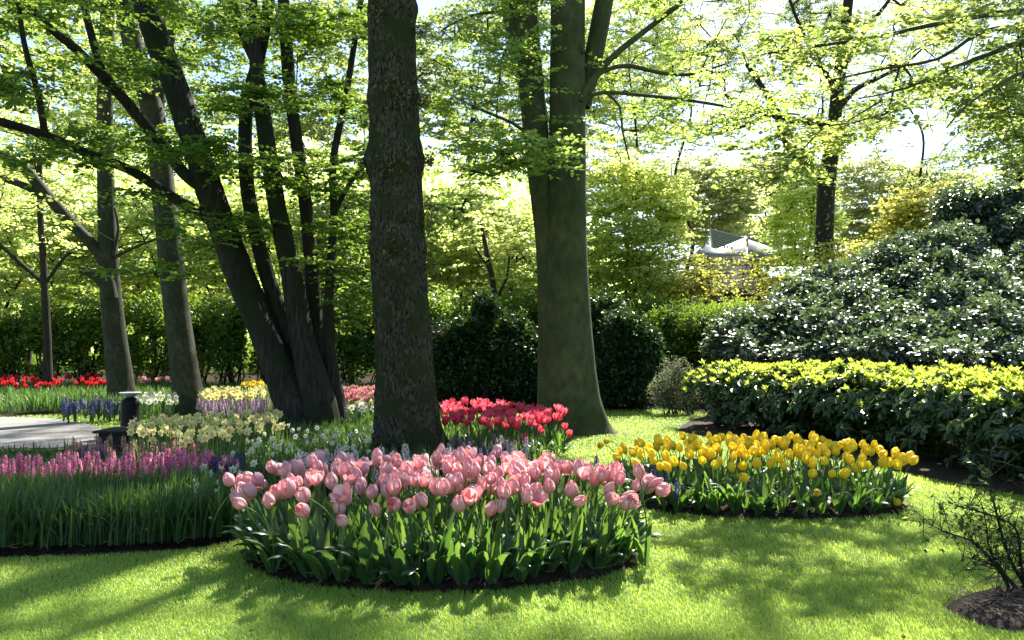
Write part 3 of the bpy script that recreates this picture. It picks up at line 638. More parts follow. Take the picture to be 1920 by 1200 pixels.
T.leafy(pxcloud(14, (870, 400, 980, 500), 22.5, 23.5), ntw=4, L=.4, k=6, leaf=.09, rmax=.02)
T.done(M['bark_dark'], M['far_bright'])

# a far wood closes the view between and behind the trees
reseed(77)
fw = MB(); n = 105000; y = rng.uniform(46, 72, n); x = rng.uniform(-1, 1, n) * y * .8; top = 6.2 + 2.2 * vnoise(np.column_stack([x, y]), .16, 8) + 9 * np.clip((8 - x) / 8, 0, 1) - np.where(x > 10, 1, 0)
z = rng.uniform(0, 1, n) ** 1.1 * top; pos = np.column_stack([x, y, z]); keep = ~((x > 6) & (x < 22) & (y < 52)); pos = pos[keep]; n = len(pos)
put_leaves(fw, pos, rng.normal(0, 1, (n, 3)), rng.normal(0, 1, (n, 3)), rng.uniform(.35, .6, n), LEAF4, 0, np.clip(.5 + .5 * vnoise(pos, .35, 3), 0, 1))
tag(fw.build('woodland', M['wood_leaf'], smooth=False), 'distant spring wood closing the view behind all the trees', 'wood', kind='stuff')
# ---------------------------------------------------------------- hedges and shrubs
def shrub(name, label, cat, blobs, leafm, n, leaf, tmpl=LEAF6, up=.6, stems=7, seed=0, shell=.5, stemr=.018, jag=.12, parts=(), group=None, smooth=False, low=0.12, gap=-2):
    """blobs: (x, y, z, rx, ry, rz); leaves in whorls through the outer part of the volume"""
    reseed(300 + seed); B = np.array(blobs, float); c0 = B[:, :2].mean(0); root = thing(name, label, cat, (c0[0], c0[1], 0), group); base = np.array([c0[0], c0[1], 0])
    vol = B[:, 3] * B[:, 5]; k = rng.choice(len(B), n * 6, p=vol / vol.sum()); u = unit(rng.normal(0, 1, (n * 6, 3)))
    # bias to what faces out and up
    r = rng.uniform(0, 1, (n * 6, 1)) ** shell
    pos = B[k, :3] + u * r * B[k, 3:] * (1 + jag * vnoise(u * 3 + k[:, None], 1.6, seed)[:, None])
    ins = np.zeros(len(pos), bool)
    for j in range(len(B)):
        d = (((pos - B[j, :3]) / B[j, 3:]) ** 2).sum(1); ins |= (d < .45) & (k != j)
    ok = (~ins) & (pos[:, 2] > low) & (vnoise(pos, 2.6, seed + 9) > gap); pos, u = pos[ok][:n], u[ok][:n]; n = len(pos)
    ax = unit(u * [1, 1, .5] + rng.normal(0, .6, (n, 3))); nr = unit(np.array([0, 0, up]) + u * .5 + rng.normal(0, .38, (n, 3)))
    lv = MB(); cl = np.clip(.5 + .4 * vnoise(pos, 2.0, seed + 5) + rng.normal(0, .2, n), 0, 1)
    put_leaves(lv, pos, ax, nr, leaf * rng.uniform(.6, 1.25, n), tmpl, 0, cl)
    st = MB(); m = stems * len(B)
    kk = rng.integers(0, len(B), m); f = np.column_stack([B[kk, 0] + rng.normal(0, .25, m) * B[kk, 3], B[kk, 1] + rng.normal(0, .25, m) * B[kk, 4], np.full(m, -.05)])
    e = B[kk, :3] + unit(rng.normal(0, 1, (m, 3))) * B[kk, 3:] * rng.uniform(.4, .8, (m, 1)); e[:, 2] = np.maximum(e[:, 2], .4); mid = (f * .55 + e * .45) + rng.normal(0, .06, (m, 3))
    frusta(st, f, mid, stemr, stemr * .75, 6); frusta(st, mid, e, stemr * .75, stemr * .3, 5)
    ks = rng.choice(n, min(n, 60 * len(B)), replace=False); i2 = np.linalg.norm(pos[ks][:, None] - (mid * .4 + e * .6)[None], axis=2).argmin(1); frusta(st, mid[i2] * .4 + e[i2] * .6, pos[ks], .005, .002, 3)
    if stems > 2: shift(st, base).build('stem_work', M['bark_dark'], root); shift(lv, base).build('foliage', leafm, root, smooth=smooth)
    else: shift(merge(lv, st, 1), base).build('foliage', [leafm, M['bark_dark']], root, smooth=smooth)
    return root
def blob(px, py, Y, rxpx, rypx, ry=None):
    c = P(px, py, Y); return (*c, rxpx * Y / FPX, ry or rxpx * Y / FPX * .8, rypx * Y / FPX)
def clump(x0, x1, y0, y1, Y, n, s):
    r = np.random.default_rng(s)
    out = []
    for _ in range(n):
        x = r.uniform(x0, x1); e = abs((x - (x0 + x1) / 2) / ((x1 - x0) / 2)); t = y0 + 60 * e ** 2.5 + 22 * math.sin(x * .06)
        out.append(blob(x, r.uniform(t, y1), Y + r.uniform(-.5, .7), r.uniform(24, 52), r.uniform(24, 46)))
    return out
# hornbeam hedge along the back, left
x0, x1 = P(-260, 600, 22.5)[0], P(1340, 600, 22.5)[0]
shrub('hornbeam_hedge', 'long dark leafy hedge with bare stems at its foot behind the red and cream flowers', 'hedge',
      [(x, 22.5 + .2 * math.sin(x), 1.62, .95, .6, 1.25 + .12 * math.sin(x * 2.3)) for x in np.arange(x0, x1, 1.05)], M['hedge_leaf'], 125000, .11, LEAF4, .25, 14, 1, .8, .026, low=.2, gap=-.4)
shrub('laurel_bush', 'dark glossy bush filling the gap between rough-barked trunk and beech', 'shrub',
      clump(830, 1010, 592, 735, 17.4, 44, 5), M['laurel'], 42000, .085, LEAF6, .3, 2, 2, .5, jag=.3)
shrub('laurel_bush', 'dark rounded glossy bush directly right of the twin-stemmed beech', 'shrub',
      clump(1090, 1208, 592, 735, 16.9, 34, 6), M['laurel'], 36000, .085, LEAF6, .3, 2, 3, .5, jag=.3)
shrub('laurel_bush', 'mid-green bush behind the small grey-green one, under the yellow maples', 'shrub',
      [blob(1260, 640, 19.5, 66, 70), blob(1320, 650, 19.5, 58, 62), blob(1290, 690, 19.2, 95, 55)], M['hedge_leaf'], 18000, .09, LEAF6, .4, 6, 4, .5)
shrub('grey_shrub', 'small twiggy grey-green shrub between the dark bush and the rhododendrons', 'shrub',
      [blob(1268, 712, 15.6, 38, 44), blob(1250, 735, 15.4, 36, 34), blob(1284, 735, 15.5, 34, 34)], M['grey_leaf'], 6500, .035, LEAF4, .2, 12, 5, .6, .008)
def bank(x0, x1, top0, top1, nb, seed, ybase=672, Yb=13.0):
    r = np.random.default_rng(seed); out = []
    for k in range(nb):
        x = r.uniform(x0, x1); tp = top0 + (top1 - top0) * (x - x0) / (x1 - x0); py = r.uniform(tp + 22, ybase + 8); Y = Yb + (ybase - py) * .0225 + r.normal(0, .3)
        out.append(blob(x, py, Y, r.uniform(18, 66), r.uniform(16, 46), r.uniform(.4, .9)))
    return out
for i_, (lab, bl, n) in enumerate((
    ('glossy dark evergreen nearest the small grey-green shrub, above the hedge\'s rounded end', bank(1375, 1480, 615, 555, 18, 1, ybase=655, Yb=15.2), 17000),
    ('glossy evergreen with bright new leaves on top, below the ivy-covered oak', bank(1480, 1620, 545, 480, 28, 2, Yb=13.8), 23000),
    ('glossy evergreen covered in white glints in the middle of the tall mass', bank(1610, 1760, 480, 390, 36, 3), 34000),
    ('tallest glossy evergreen, its crown touching the edge of the view', bank(1750, 1980, 375, 270, 72, 4, Yb=12.4), 92000))):
    shrub('evergreen_shrub', lab, 'shrub', bl, M['holly'], n, .095, LEAF6, 1.2, 2, 10 + i_, .5, jag=.35, gap=-.75, group='glossy evergreens on the right')
nw = MB()
shrub('evergreen_shrub', 'low bright green leafy shrub glowing in front of the brown hut', 'shrub', [blob(1330, 600, 18.5, 60, 32), blob(1380, 592, 18.6, 50, 30)], M['hedge_leaf'], 4000, .09, LEAFN, .5, 5, 20)
# rhododendron hedge in front
reseed(31)
front = [G(1290, 804), G(1370, 817), G(1450, 834), G(1600, 860), G(1750, 895), G(1900, 928), G(2120, 985)]
front = np.array(front); dn = unit(np.array([front[-1][1] - front[0][1], -(front[-1][0] - front[0][0])])); dn = -dn if dn[1] < 0 else dn
sp = []
for t in np.linspace(0, 1, 19):
    i_ = t * (len(front) - 1); a_ = int(min(i_, len(front) - 2)); f = front[a_] + (front[a_ + 1] - front[a_]) * (i_ - a_)
    sp.append((f[0] + dn[0] * .75 * min(1, .75 + t * 3), f[1] + dn[1] * .75 * min(1, .75 + t * 3)))
rh = thing('rhododendron_hedge', 'low broad rhododendron hedge with yellow-green new shoots behind the yellow tulips', 'hedge', (sp[8][0], sp[8][1], 0)); base = np.array([sp[8][0], sp[8][1], 0])
B = np.array([(x, y, .50, .62, .72, .50 + .05 * math.sin(k_ * 1.9)) for k_, (x, y) in enumerate(sp)] + [(x + dn[0] * .9, y + dn[1] * .9, .52, .62, .6, .5) for (x, y) in sp[1:]])
n = 6000; k = rng.integers(0, len(B), n); u = unit(rng.normal(0, 1, (n, 3))); u[:, 2] = np.where(rng.uniform(0, 1, n) < .75, np.abs(u[:, 2]), u[:, 2])
pos = B[k, :3] + u * B[k, 3:] * rng.uniform(.78, 1.0, (n, 1)) * (1 + .1 * vnoise(u * 2 + k[:, None], 2.2, 5)[:, None]); ins = np.zeros(n, bool)
for j in range(len(B)): ins |= ((((pos - B[j, :3]) / B[j, 3:]) ** 2).sum(1) < .55) & (k != j)
ok = (~ins) & (pos[:, 2] > .12); pos, u = pos[ok], u[ok]; n = len(pos)
lv, nv = MB(), MB()
def whorl(mb, pos, upd, m, L, tilt, tmpl, jit=.25):
    n = len(pos); az = (np.arange(m)[None] * 6.283 / m + rng.uniform(0, 6.28, (n, 1))) + rng.normal(0, .2, (n, m)); up = unit(upd)
    e1 = unit(np.cross(up, [0.3, .1, 1.] + np.zeros_like(up) + rng.normal(0, .05, up.shape))); e2 = np.cross(up, e1)
    rad = np.cos(az)[..., None] * e1[:, None] + np.sin(az)[..., None] * e2[:, None]; tl = rng.normal(tilt, .15, (n, m))[..., None]
    ax = unit(rad * np.cos(tl) + up[:, None] * np.sin(tl) + rng.normal(0, jit * .3, (n, m, 3))); nr = unit(up[:, None] * np.cos(tl) - rad * np.sin(tl) + rng.normal(0, jit, (n, m, 3)))
    rb = np.clip(rng.normal(.5, .2, (n, 1)) + rng.normal(0, .15, (n, m)), 0, 1)
    put_leaves(mb, np.repeat(pos, m, 0), ax.reshape(-1, 3), nr.reshape(-1, 3), (L * rng.uniform(.7, 1.15, (n, m))).reshape(-1), tmpl, 0, rb.reshape(-1))
whorl(lv, pos, u * [.8, .8, .5] + [0, 0, .7], 8, .13, -.15, LEAFN)
ins2 = B[rng.integers(0, len(B), 2500)]; pin = ins2[:, :3] + unit(rng.normal(0, 1, (2500, 3))) * ins2[:, 3:] * rng.uniform(.3, .8, (2500, 1)); pin[:, 2] = np.maximum(pin[:, 2], .1)
whorl(lv, pin, rng.normal(0, .4, pin.shape) + [0, 0, 1], 6, .12, -.2, LEAFN)
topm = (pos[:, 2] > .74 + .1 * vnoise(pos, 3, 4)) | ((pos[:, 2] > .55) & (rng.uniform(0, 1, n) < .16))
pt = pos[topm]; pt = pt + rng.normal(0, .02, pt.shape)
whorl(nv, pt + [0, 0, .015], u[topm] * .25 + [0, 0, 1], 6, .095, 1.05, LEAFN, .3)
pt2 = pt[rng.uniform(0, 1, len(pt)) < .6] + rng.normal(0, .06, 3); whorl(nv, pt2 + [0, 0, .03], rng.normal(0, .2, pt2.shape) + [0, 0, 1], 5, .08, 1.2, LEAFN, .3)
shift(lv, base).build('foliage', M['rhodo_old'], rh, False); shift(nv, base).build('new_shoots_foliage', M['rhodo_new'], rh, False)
st = MB(); m = 170; kk = rng.integers(0, len(B), m); f = np.column_stack([B[kk, :2] + rng.normal(0, .15, (m, 2)), np.full(m, 0.)]); e = B[kk, :3] + unit(rng.normal(0, 1, (m, 3)) + [0, 0, .6]) * B[kk, 3:] * .8; md = f * .5 + e * .5 + rng.normal(0, .06, (m, 3))
frusta(st, f, md, .014, .011, 6); frusta(st, md, e, .011, .005, 5); shift(st, base).build('stem_work', M['bark_dark'], rh)
shrub('box_shrub', 'small fine-leaved shrub at the near end of the rhododendron hedge', 'shrub', [(*(G(1895, 905) + [0, .25]), .3, .36, .3, .27), (*(G(1925, 900) + [0, .3]), .36, .3, .3, .3)], M['grey_leaf'], 4500, .022, LEAF4, .3, 14, 33, .6, .006, low=.05)
# sparse azalea in the corner
reseed(34)
ab = G(1925, 1128); az = thing('azalea_shrub', 'nearly bare dark twiggy shrub in its own round of mulch', 'shrub', (ab[0], ab[1], 0)); base = np.array([ab[0], ab[1], 0.]); tw, lv = MB(), MB(); nodes = []
mains = [[(1915, 1125, 9), (1880, 1080, 7), (1830, 1020, 6), (1780, 1000, 4), (1730, 978, 2)], [(1920, 1125, 10), (1900, 1050, 8), (1885, 980, 6), (1875, 900, 4), (1884, 850, 2)], [(1925, 1125, 10), (1915, 1060, 8), (1905, 990, 6), (1840, 960, 4), (1800, 950, 2)], [(1930, 1125, 10), (1935, 1040, 8), (1960, 950, 6), (1955, 900, 4)],
         [(1918, 1120, 8), (1870, 1065, 6), (1835, 1050, 4), (1800, 1040, 2)], [(1928, 1125, 9), (1925, 1030, 7), (1915, 950, 5), (1905, 900, 3)], [(1930, 1125, 9), (1980, 1050, 7), (2020, 980, 5)], [(1916, 1120, 8), (1860, 1040, 5), (1850, 985, 4), (1845, 955, 2)]]
for q_ in mains:
    p, r = PP(q_, ab[1]); p[:, 1] += np.linspace(0, rng.normal(0, .25), len(p)); p[0] = [ab[0] + rng.normal(0, .03), ab[1] + rng.normal(0, .03), .03]; qq, rr = catmull(p, r * .75, .04); tube(tw, qq, rr, 6, .05); nodes += list(qq[3:])
nodes = np.array(nodes); k = rng.integers(0, len(nodes), 420); dd = unit(rng.normal(0, 1, (420, 3)) + [-.3, 0, .7]); e = nodes[k] + dd * rng.uniform(.05, .2, (420, 1)); frusta(tw, nodes[k], e, .0022, .0012, 4)
k2 = rng.integers(0, 420, 560); d2 = unit(dd[k2] + rng.normal(0, .5, (560, 3))); e2 = e[k2] + d2 * rng.uniform(.02, .08, (560, 1)); frusta(tw, e[k2], e2, .0014, .0008, 3)
ks = rng.choice(560, 200, replace=False)
whorl(lv, e2[ks], d2[ks], 6, .024, .7, LEAFN)
shift(merge(lv, tw, 1), base).build('crown', [M['laurel'], M['bark_dark']], az, False)
# ---------------------------------------------------------------- buildings far behind
def boxm(mb, lo, hi, mat=0):
    x0, y0, z0 = lo; x1, y1, z1 = hi
    mb.add([(x0, y0, z0), (x1, y0, z0), (x1, y1, z0), (x0, y1, z0), (x0, y0, z1), (x1, y0, z1), (x1, y1, z1), (x0, y1, z1)], [[0, 3, 2, 1], [4, 5, 6, 7], [0, 1, 5, 4], [1, 2, 6, 5], [2, 3, 7, 6], [3, 0, 4, 7]], mat)
def slab(mb, quad, th, mat=0):
    q = np.array(quad, float); nn = unit(np.cross(q[1] - q[0], q[3] - q[0])); V = np.vstack([q, q + nn * th]); mb.add(V, [[0, 3, 2, 1], [4, 5, 6, 7], [0, 1, 5, 4], [1, 2, 6, 5], [2, 3, 7, 6], [3, 0, 4, 7]], mat)
bh = thing('pavilion', 'far pavilion with two upswept white boarded gables above the golden maples', 'building', (*P(1400, 600, 44)[:2], 0)); base = np.array([*P(1400, 600, 44)[:2], 0])
m = MB(); a_, b_ = P(1300, 500, 44), P(1500, 500, 44); boxm(m, (a_[0], 44, 0), (b_[0], 49, a_[2] - .6)); shift(m, base).build('wall', M['brown_wall'], bh)
for nm, quad in (('roof', [P(1285, 500, 43.6), P(1398, 500, 43.6), P(1398, 450, 46.5), P(1332, 452, 46.5)]), ('roof', [P(1402, 500, 43.6), P(1515, 500, 43.6), P(1472, 452, 46.5), P(1402, 450, 46.5)])):
    m = MB(); slab(m, quad, .25); shift(m, base).build(nm, M['zinc'], bh)
for tri in ([(1332, 428), (1398, 445), (1345, 466), (1336, 462)], [(1470, 430), (1468, 464), (1458, 466), (1402, 446)]):
    m = MB(); pts = [P(x, y, 43.5) for x, y in tri]; n0 = len(pts)
    L_ = np.array(pts); R_ = L_ + [0, .3, 0]; m.add(np.vstack([L_, R_]), [[0, 1, 2, 3]]); m.add(np.vstack([L_, R_]), [[7, 6, 5, 4]]); m.add(np.vstack([L_, R_]), [[0, 4, 5, 1], [1, 5, 6, 2], [2, 6, 7, 3], [3, 7, 4, 0]])
    g_ = shift(m, base).build('gable', M['white_board'], bh, False); g_.parent = bh
    sl = MB()
    c = np.array(pts); 
    for f in np.linspace(.12, .88, 7):
        if tri[0][0] == 1332: p0 = c[0] * (1 - f) + c[3] * f; p1 = c[1] * 1 * (1 - f) + c[2] * f
        else: p0 = c[3] * (1 - f) + c[2] * f if False else c[0] * (1 - f) + c[1] * f; p1 = c[3] * (1 - f) + c[2] * f
        sl.add([p0 + [0, -.05, -.02], p1 + [0, -.05, -.02], p1 + [0, -.05, .02], p0 + [0, -.05, .02], p0 + [0, 0, .02], p1 + [0, 0, .02]], [[0, 1, 2, 3], [3, 2, 5, 4]])
    shift(sl, base).build('board_joint', M['zinc'], g_, False)
hb = thing('garden_hut', 'low brown-walled hut with a thatched roof behind the golden maples', 'building', (*P(1370, 600, 32)[:2], 0)); base = np.array([*P(1370, 600, 32)[:2], 0])
e0, e1 = P(1300, 540, 32), P(1445, 540, 32)
m = MB(); boxm(m, (e0[0] + .4, 32, 0), (e1[0] - .4, 35, e0[2])); shift(m, base).build('wall', M['brown_wall'], hb)
m = MB(); r0, r1 = P(1335, 480, 33.5), P(1410, 480, 33.5)
zt = r0[2]; ze = e0[2]; V = [(e0[0], 31.6, ze), (e1[0], 31.6, ze), (e1[0], 35.4, ze), (e0[0], 35.4, ze), (r0[0], 33.5, zt), (r1[0], 33.5, zt)]
V += [(x, y, z - .22) for x, y, z in V[:4]]
m.add(V, [[0, 1, 5, 4], [2, 3, 4, 5], [6, 7, 1, 0], [7, 8, 2, 1], [8, 9, 3, 2], [9, 6, 0, 3], [9, 8, 7, 6]]); m.add(V, [[1, 2, 5], [3, 0, 4]]); shift(m, base).build('thatched_roof', M['thatch'], hb, False)
m = MB(); boxm(m, (e0[0] + 1.1, 31.94, .1), (e0[0] + 1.9, 31.99, ze - .5)); shift(m, base).build('door', M['old_wood'], hb, False)
# ---------------------------------------------------------------- garden lamp post, wire rods and wooden trough by the path
def lathe(mb, prof, c, n=24, mat=0):
    a = np.linspace(0, 2 * math.pi, n, endpoint=False); pr = np.array(prof); V = np.stack([c[0] + pr[:, :1] * np.cos(a), c[1] + pr[:, :1] * np.sin(a), c[2] + np.repeat(pr[:, 1:2], n, 1)], -1)
    k = len(pr); i = np.arange(k - 1)[:, None] * n; j = np.arange(n)[None]; j2 = (j + 1) % n
    mb.add(V.reshape(-1, 3), np.stack([i + j, i + j2, i + n + j2, i + n + j], -1).reshape(-1, 4), mat)
lb = G(243, 822); lp = thing('garden_lamp', 'black round post with a pale dish on top beside the path', 'lamp', (lb[0], lb[1], 0)); Yl = lb[1]; z_ = lambda py: P(243, py, Yl)[2]
m = MB(); lathe(m, [(.0, -.02), (.135, -.02), (.135, .03), (.125, .05), (.122, z_(750) - .05), (.115, z_(750)), (.06, z_(745)), (.0, z_(744))], (0, 0, 0)); m.build('post', M['black_paint'], lp)
m = MB(); lathe(m, [(0, z_(745)), (.065, z_(744)), (.085, z_(741)), (.15, z_(737)), (.152, z_(735.5)), (.14, z_(736)), (0, z_(738.5))], (0, 0, 0)); m.build('dish', M['pale_dish'], lp)
for s in (-1, 1):
    m = MB(); tube(m, [(s * .12, 0, z_(757)), (s * .15, 0, z_(757)), (s * .165, 0, z_(758))], [.012, .012, .008], 8); m.build('lug', M['black_paint'], lp)
wb = G(205, 842); Yb = wb[1]; wt = thing('wooden_trough', 'low dark wooden plank box at the corner of the path beside the black post', 'box', (wb[0], wb[1], 0)); wx0, wx1 = P(178, 830, Yb)[0] - wb[0], P(236, 830, Yb)[0] - wb[0]; zt = P(205, 808, Yb)[2]
for s in (0, 1):
    m = MB(); boxm(m, (wx0 + .04, s * .5, .0), (wx1 - .02, s * .5 + .04, zt - .03)); m.build('side_board', M['old_wood'], wt, False)
for x in (wx0 + .04, wx1 - .06):
    m = MB(); boxm(m, (x, .043, 0), (x + .04, .497, zt - .03)); m.build('end_board', M['old_wood'], wt, False)
for k_ in range(4):
    m = MB(); boxm(m, (wx0 - .02, -.03 + k_ * .155, zt - .027), (wx1 + .05, -.03 + k_ * .155 + .14, zt)); m.build('lid_board', M['old_wood'], wt, False)
for k_, (px, pt, pb) in enumerate(((186, 770, 812), (203, 774, 812), (260, 755, 812))):
    b_ = G(px, 832); rd = thing('metal_rod', ['thin dark rod standing just behind the wooden box, the outer one', 'thin dark rod standing behind the middle of the wooden box', 'thin dark rod standing just right of the black post'][k_], 'rod', (b_[0], b_[1] + .75, 0))
    m = MB(); tube(m, [(0, 0, -.02), (.01, 0, .3), (.0, 0, P(px, pt, b_[1] + .75)[2])], [.007, .006, .005], 6); lathe(m, [(0, 0), (.012, .003), (.012, .02), (0, .024)], (0, 0, P(px, pt, b_[1] + .75)[2]), 8); m.build('rod', M['black_paint'], rd)
# ---------------------------------------------------------------- flowers
def ribbon(mb, pts, wd, side, fold=.25, mat=0, rnd=.5, wave=0., cols=4):
    pts = np.asarray(pts, float); n = len(pts); t = unit(np.gradient(pts, axis=0)); s = unit(np.asarray(side, float) - (t @ np.asarray(side, float))[:, None] * t); nn = np.cross(s, t)
    v = np.linspace(-1, 1, cols + 1); V = pts[:, None] + s[:, None] * (v[None] * np.reshape(wd, (-1, 1)) * .5)[..., None] + nn[:, None] * ((np.abs(v)[None] * np.reshape(wd, (-1, 1)) * fold) + wave * np.sin(np.arange(n) * 1.3)[:, None] * v[None] * np.reshape(wd, (-1, 1)))[..., None]
    c = cols + 1; i = np.arange(n - 1)[:, None] * c; j = np.arange(cols)[None]
    mb.add(V.reshape(-1, 3), np.stack([i + j, i + j + 1, i + c + j + 1, i + c + j], -1).reshape(-1, 4), mat, rnd, np.repeat(np.linspace(0, 1, n), c))
def tulip_head(L=.078, Rr=.031, close=.9, flare=0., seed=0, lo=False):
    r = np.random.default_rng(seed); mb = MB(); nu, nv = (6, 3) if lo else (10, 9)
    for k in range(6):
        inner = k % 2; a0 = k * math.pi / 3 + r.normal(0, .06); RR = Rr * (.86 if inner else 1.0) * r.uniform(.96, 1.05); LL = L * (1.02 if inner else .97) * r.uniform(.95, 1.05)
        u = np.linspace(0, 1, nu)[:, None]; v = np.linspace(-1, 1, nv)[None]
        rad = RR * (.16 + .84 * np.sin(math.pi * (.04 + u * close)) ** .75) + flare * np.maximum(0, u - .35) ** 1.5
        ha = 1.02 * np.clip(1 - u ** 4.5, 0, 1) ** .62 * (.75 + .25 * np.minimum(1, u * 3)) * RR / np.maximum(rad, RR * .45) * .92
        ang = a0 + v * ha; rr = rad * (1 + .05 * v ** 2 * (1 - inner) - .07 * (1 - np.abs(v)) * u) + .0012 * np.sin(v * 9 + k) * u
        z = LL * u * (1 - .05 * v ** 2) + 0 * v
        V = np.stack([rr * np.cos(ang), rr * np.sin(ang), z + .0008 * np.cos(v * 12 + u * 5)], -1)
        i = np.arange(nu - 1)[:, None] * nv; j = np.arange(nv - 1)[None]
        mb.add(V.reshape(-1, 3), np.stack([i + j, i + j + 1, i + nv + j + 1, i + nv + j], -1).reshape(-1, 4), inner, r.uniform(0, .35), np.clip(.25 * u + .7 * u * np.abs(v) ** 1.5 + .16 * np.sin(v * 14 + k * 2) * u * (1 - u * .5), 0, 1).reshape(-1))
    return mb
def stem_curve(Hs, lean, droop, seed):
    r = np.random.default_rng(seed); t = np.linspace(0, 1, 8)[:, None]; a = r.uniform(0, 6.28); d = np.array([math.cos(a), math.sin(a), 0])
    p = np.array([0, 0, 1.]) * t * Hs + d * lean * t ** 2 + np.array([-d[1], d[0], 0]) * .015 * np.sin(t * 4)
    if droop: p += d * droop * np.maximum(0, t - .65) * 1.6 - np.array([0, 0, 1.]) * droop * np.maximum(0, t - .75) ** 1.5 * 4
    return p
def tulip_leaf(L, W, bend, seed, tilt=.15):
    r = np.random.default_rng(seed); mb = MB(); t = np.linspace(0, 1, 9); ang = tilt + bend * t ** 1.5; ds = L / 8
    x = np.concatenate([[0], np.cumsum(np.sin(ang[:-1]) * ds)]); z = np.concatenate([[0], np.cumsum(np.cos(ang[:-1]) * ds)])
    wd = W * np.sin(math.pi * np.clip(.12 + .86 * t ** .85, 0, 1)) ** .8; wd[-1] = .001
    ribbon(mb, np.column_stack([x + .008, r.normal(0, .006) * t, z]), wd, (r.normal(0, .15), 1, 0), .22, 0, r.uniform(0, .5), wave=.07 * r.normal())
    return mb.mesh('tulip_leaf', M['tulip_leaf'])
heads = lambda mat, lo=False, s=1.0, fl=0: [tulip_head(.078 * s * a, .031 * s * b, c, f + fl, i, lo).mesh('tulip_flower', mat) for i, (a, b, c, f) in enumerate(((1, 1, .90, 0), (1.06, .97, .93, 0), (.95, 1.05, .86, 0), (1.08, .9, .92, 0), (.98, 1.08, .82, .02), (1.02, 1.0, .88, .01), (.92, 1.12, .78, .03), (1.15, .82, .95, 0), (1.0, 1.15, .70, .05), (.8, .85, .96, 0), (1.12, 1.05, .84, .0), (.9, 1.25, .62, .06)))]
leaves_hi = [tulip_leaf(L, W, b, i, t) for i, (L, W, b, t) in enumerate(((.30, .060, .7, .12), (.27, .070, 1.0, .22), (.33, .050, .5, .08), (.25, .078, 1.35, .3), (.29, .062, 1.7, .25), (.35, .045, .6, .1), (.22, .066, 1.9, .45)))]
stems = []
for i_ in range(8):
    lean, dr = ((.02, 0), (.05, 0), (.09, 0), (.04, .02), (.13, .03), (.03, 0), (.07, .05), (.16, .06))[i_]
    c = stem_curve(.42, lean, dr, i_); m = MB(); tube(m, c, np.linspace(.0042, .0034, 8), 6); stems.append((m.mesh('tulip_stem', M['stem']), c[-1], unit(c[-1] - c[-2])))
def mat_dir(p, d, rot, s):
    q = Vector(d).to_track_quat('Z', 'Y').to_matrix().to_4x4(); return Matrix.Translation(Vector(p)) @ q @ Matrix.Rotation(rot, 4, 'Z') @ Matrix.Scale(s, 4)
LAST = [None]
def tulip(name, label, xy, hs, hd, stem_i, label_part=None, group=None, lean=None, nleaf=3, fl_scale=1., leafs=None, leaf_s=1., z0=.03, tiltall=0.):
    rz = rng.uniform(0, 6.28) if lean is None else lean
    o = thing(name, label, 'tulip', (xy[0], xy[1], z0), group, rz); LAST[0] = o
    sm, tip, d = stems[stem_i]; tip = Vector(tip) * 1.0; S = Matrix.Diagonal((hs, hs, hs, 1))
    link('stem', sm, o, S)
    f = link('flower', hd, o, mat_dir(np.array(tip) * hs, d, rng.uniform(0, 6.28), fl_scale))
    for k in range(nleaf):
        a = rng.uniform(0, 6.28) + k * 2.1; link('leaf', (leafs or leaves_hi)[rng.integers(0, len(leafs or leaves_hi))], o, Matrix.Rotation(a, 4, 'Z') @ Matrix.Scale(leaf_s * rng.uniform(.8, 1.15), 4))
    return o
def scatter(poly, n, dmin, tries=40):
    lo, hi = poly.min(0), poly.max(0); out = []
    for _ in range(n * tries):
        p = rng.uniform(lo, hi)
        if inpoly(p[None], poly)[0] and all((p[0] - q[0]) ** 2 + (p[1] - q[1]) ** 2 > dmin * dmin for q in out): out.append(p)
        if len(out) >= n: break
    return np.array(out)
def inset(poly, f):
    c = poly.mean(0); return c + (poly - c) * f
# pink bed
def skirt(p, out, s=1.0):
    root = LAST[0]
    for _ in range(2): link('leaf', leaves_hi[rng.choice([3, 4, 6, 1])], root, Matrix.Rotation(out - root.rotation_euler.z + rng.normal(0, .5), 4, 'Z') @ Matrix.Scale(s * rng.uniform(.95, 1.25), 4))
reseed(41); HP = heads([M['pink'], M['pink_in']])
for p in scatter(inset(BED_PINK, .945), 278, .084):
    e = (p - [-.42, 5.06]) / [1.23, .81]; edge = np.hypot(*e); out = math.atan2(e[1], e[0])
    si = rng.choice([0, 1, 2, 3, 5, 6]) if edge < .75 else rng.choice([1, 2, 4, 6, 7])
    a_ = rng.uniform(0, 6.28) if edge < .72 else out - math.atan2(stems[si][1][1], stems[si][1][0]) + rng.normal(0, .5)
    tulip('pink_tulip', 'pale pink tulip with an egg-shaped bloom in the round bed nearest the viewer', p, rng.uniform(.94, 1.16) - .11 * max(0, edge - .7) / .3, HP[rng.choice(12, p=[.12, .12, .1, .1, .1, .1, .06, .1, .04, .06, .08, .02])], si, group='pink tulips of the round front bed', lean=a_, fl_scale=rng.uniform(.95, 1.32), nleaf=4, leaf_s=1.0 + .12 * (edge > .8))
    if edge > .72: skirt(p, out)
# singled-out pink tulips
for (px, py, hh, lab) in ((875, 848, .62, 'tallest pink tulip, standing clear of the others before the rough-barked trunk\'s foot'), (1208, 880, .56, 'pink tulip standing alone and tall at the yellow-tulip side of the round bed'), (465, 893, .50, 'nodding pale pink tulip at the outer end beside the strap leaves'), (512, 935, .42, 'short pointed pink bud standing alone below the other blooms'), (717, 850, .58, 'mauve-pink pointed tulip poking up before the rough-barked trunk')):
    g_ = G(px, py + 8, hh); tulip('pink_tulip', lab, g_, (hh - .06) / .42, HP[1], {465: 4}.get(px, 0), fl_scale=1.15, lean=3.0 if px == 465 else 0)
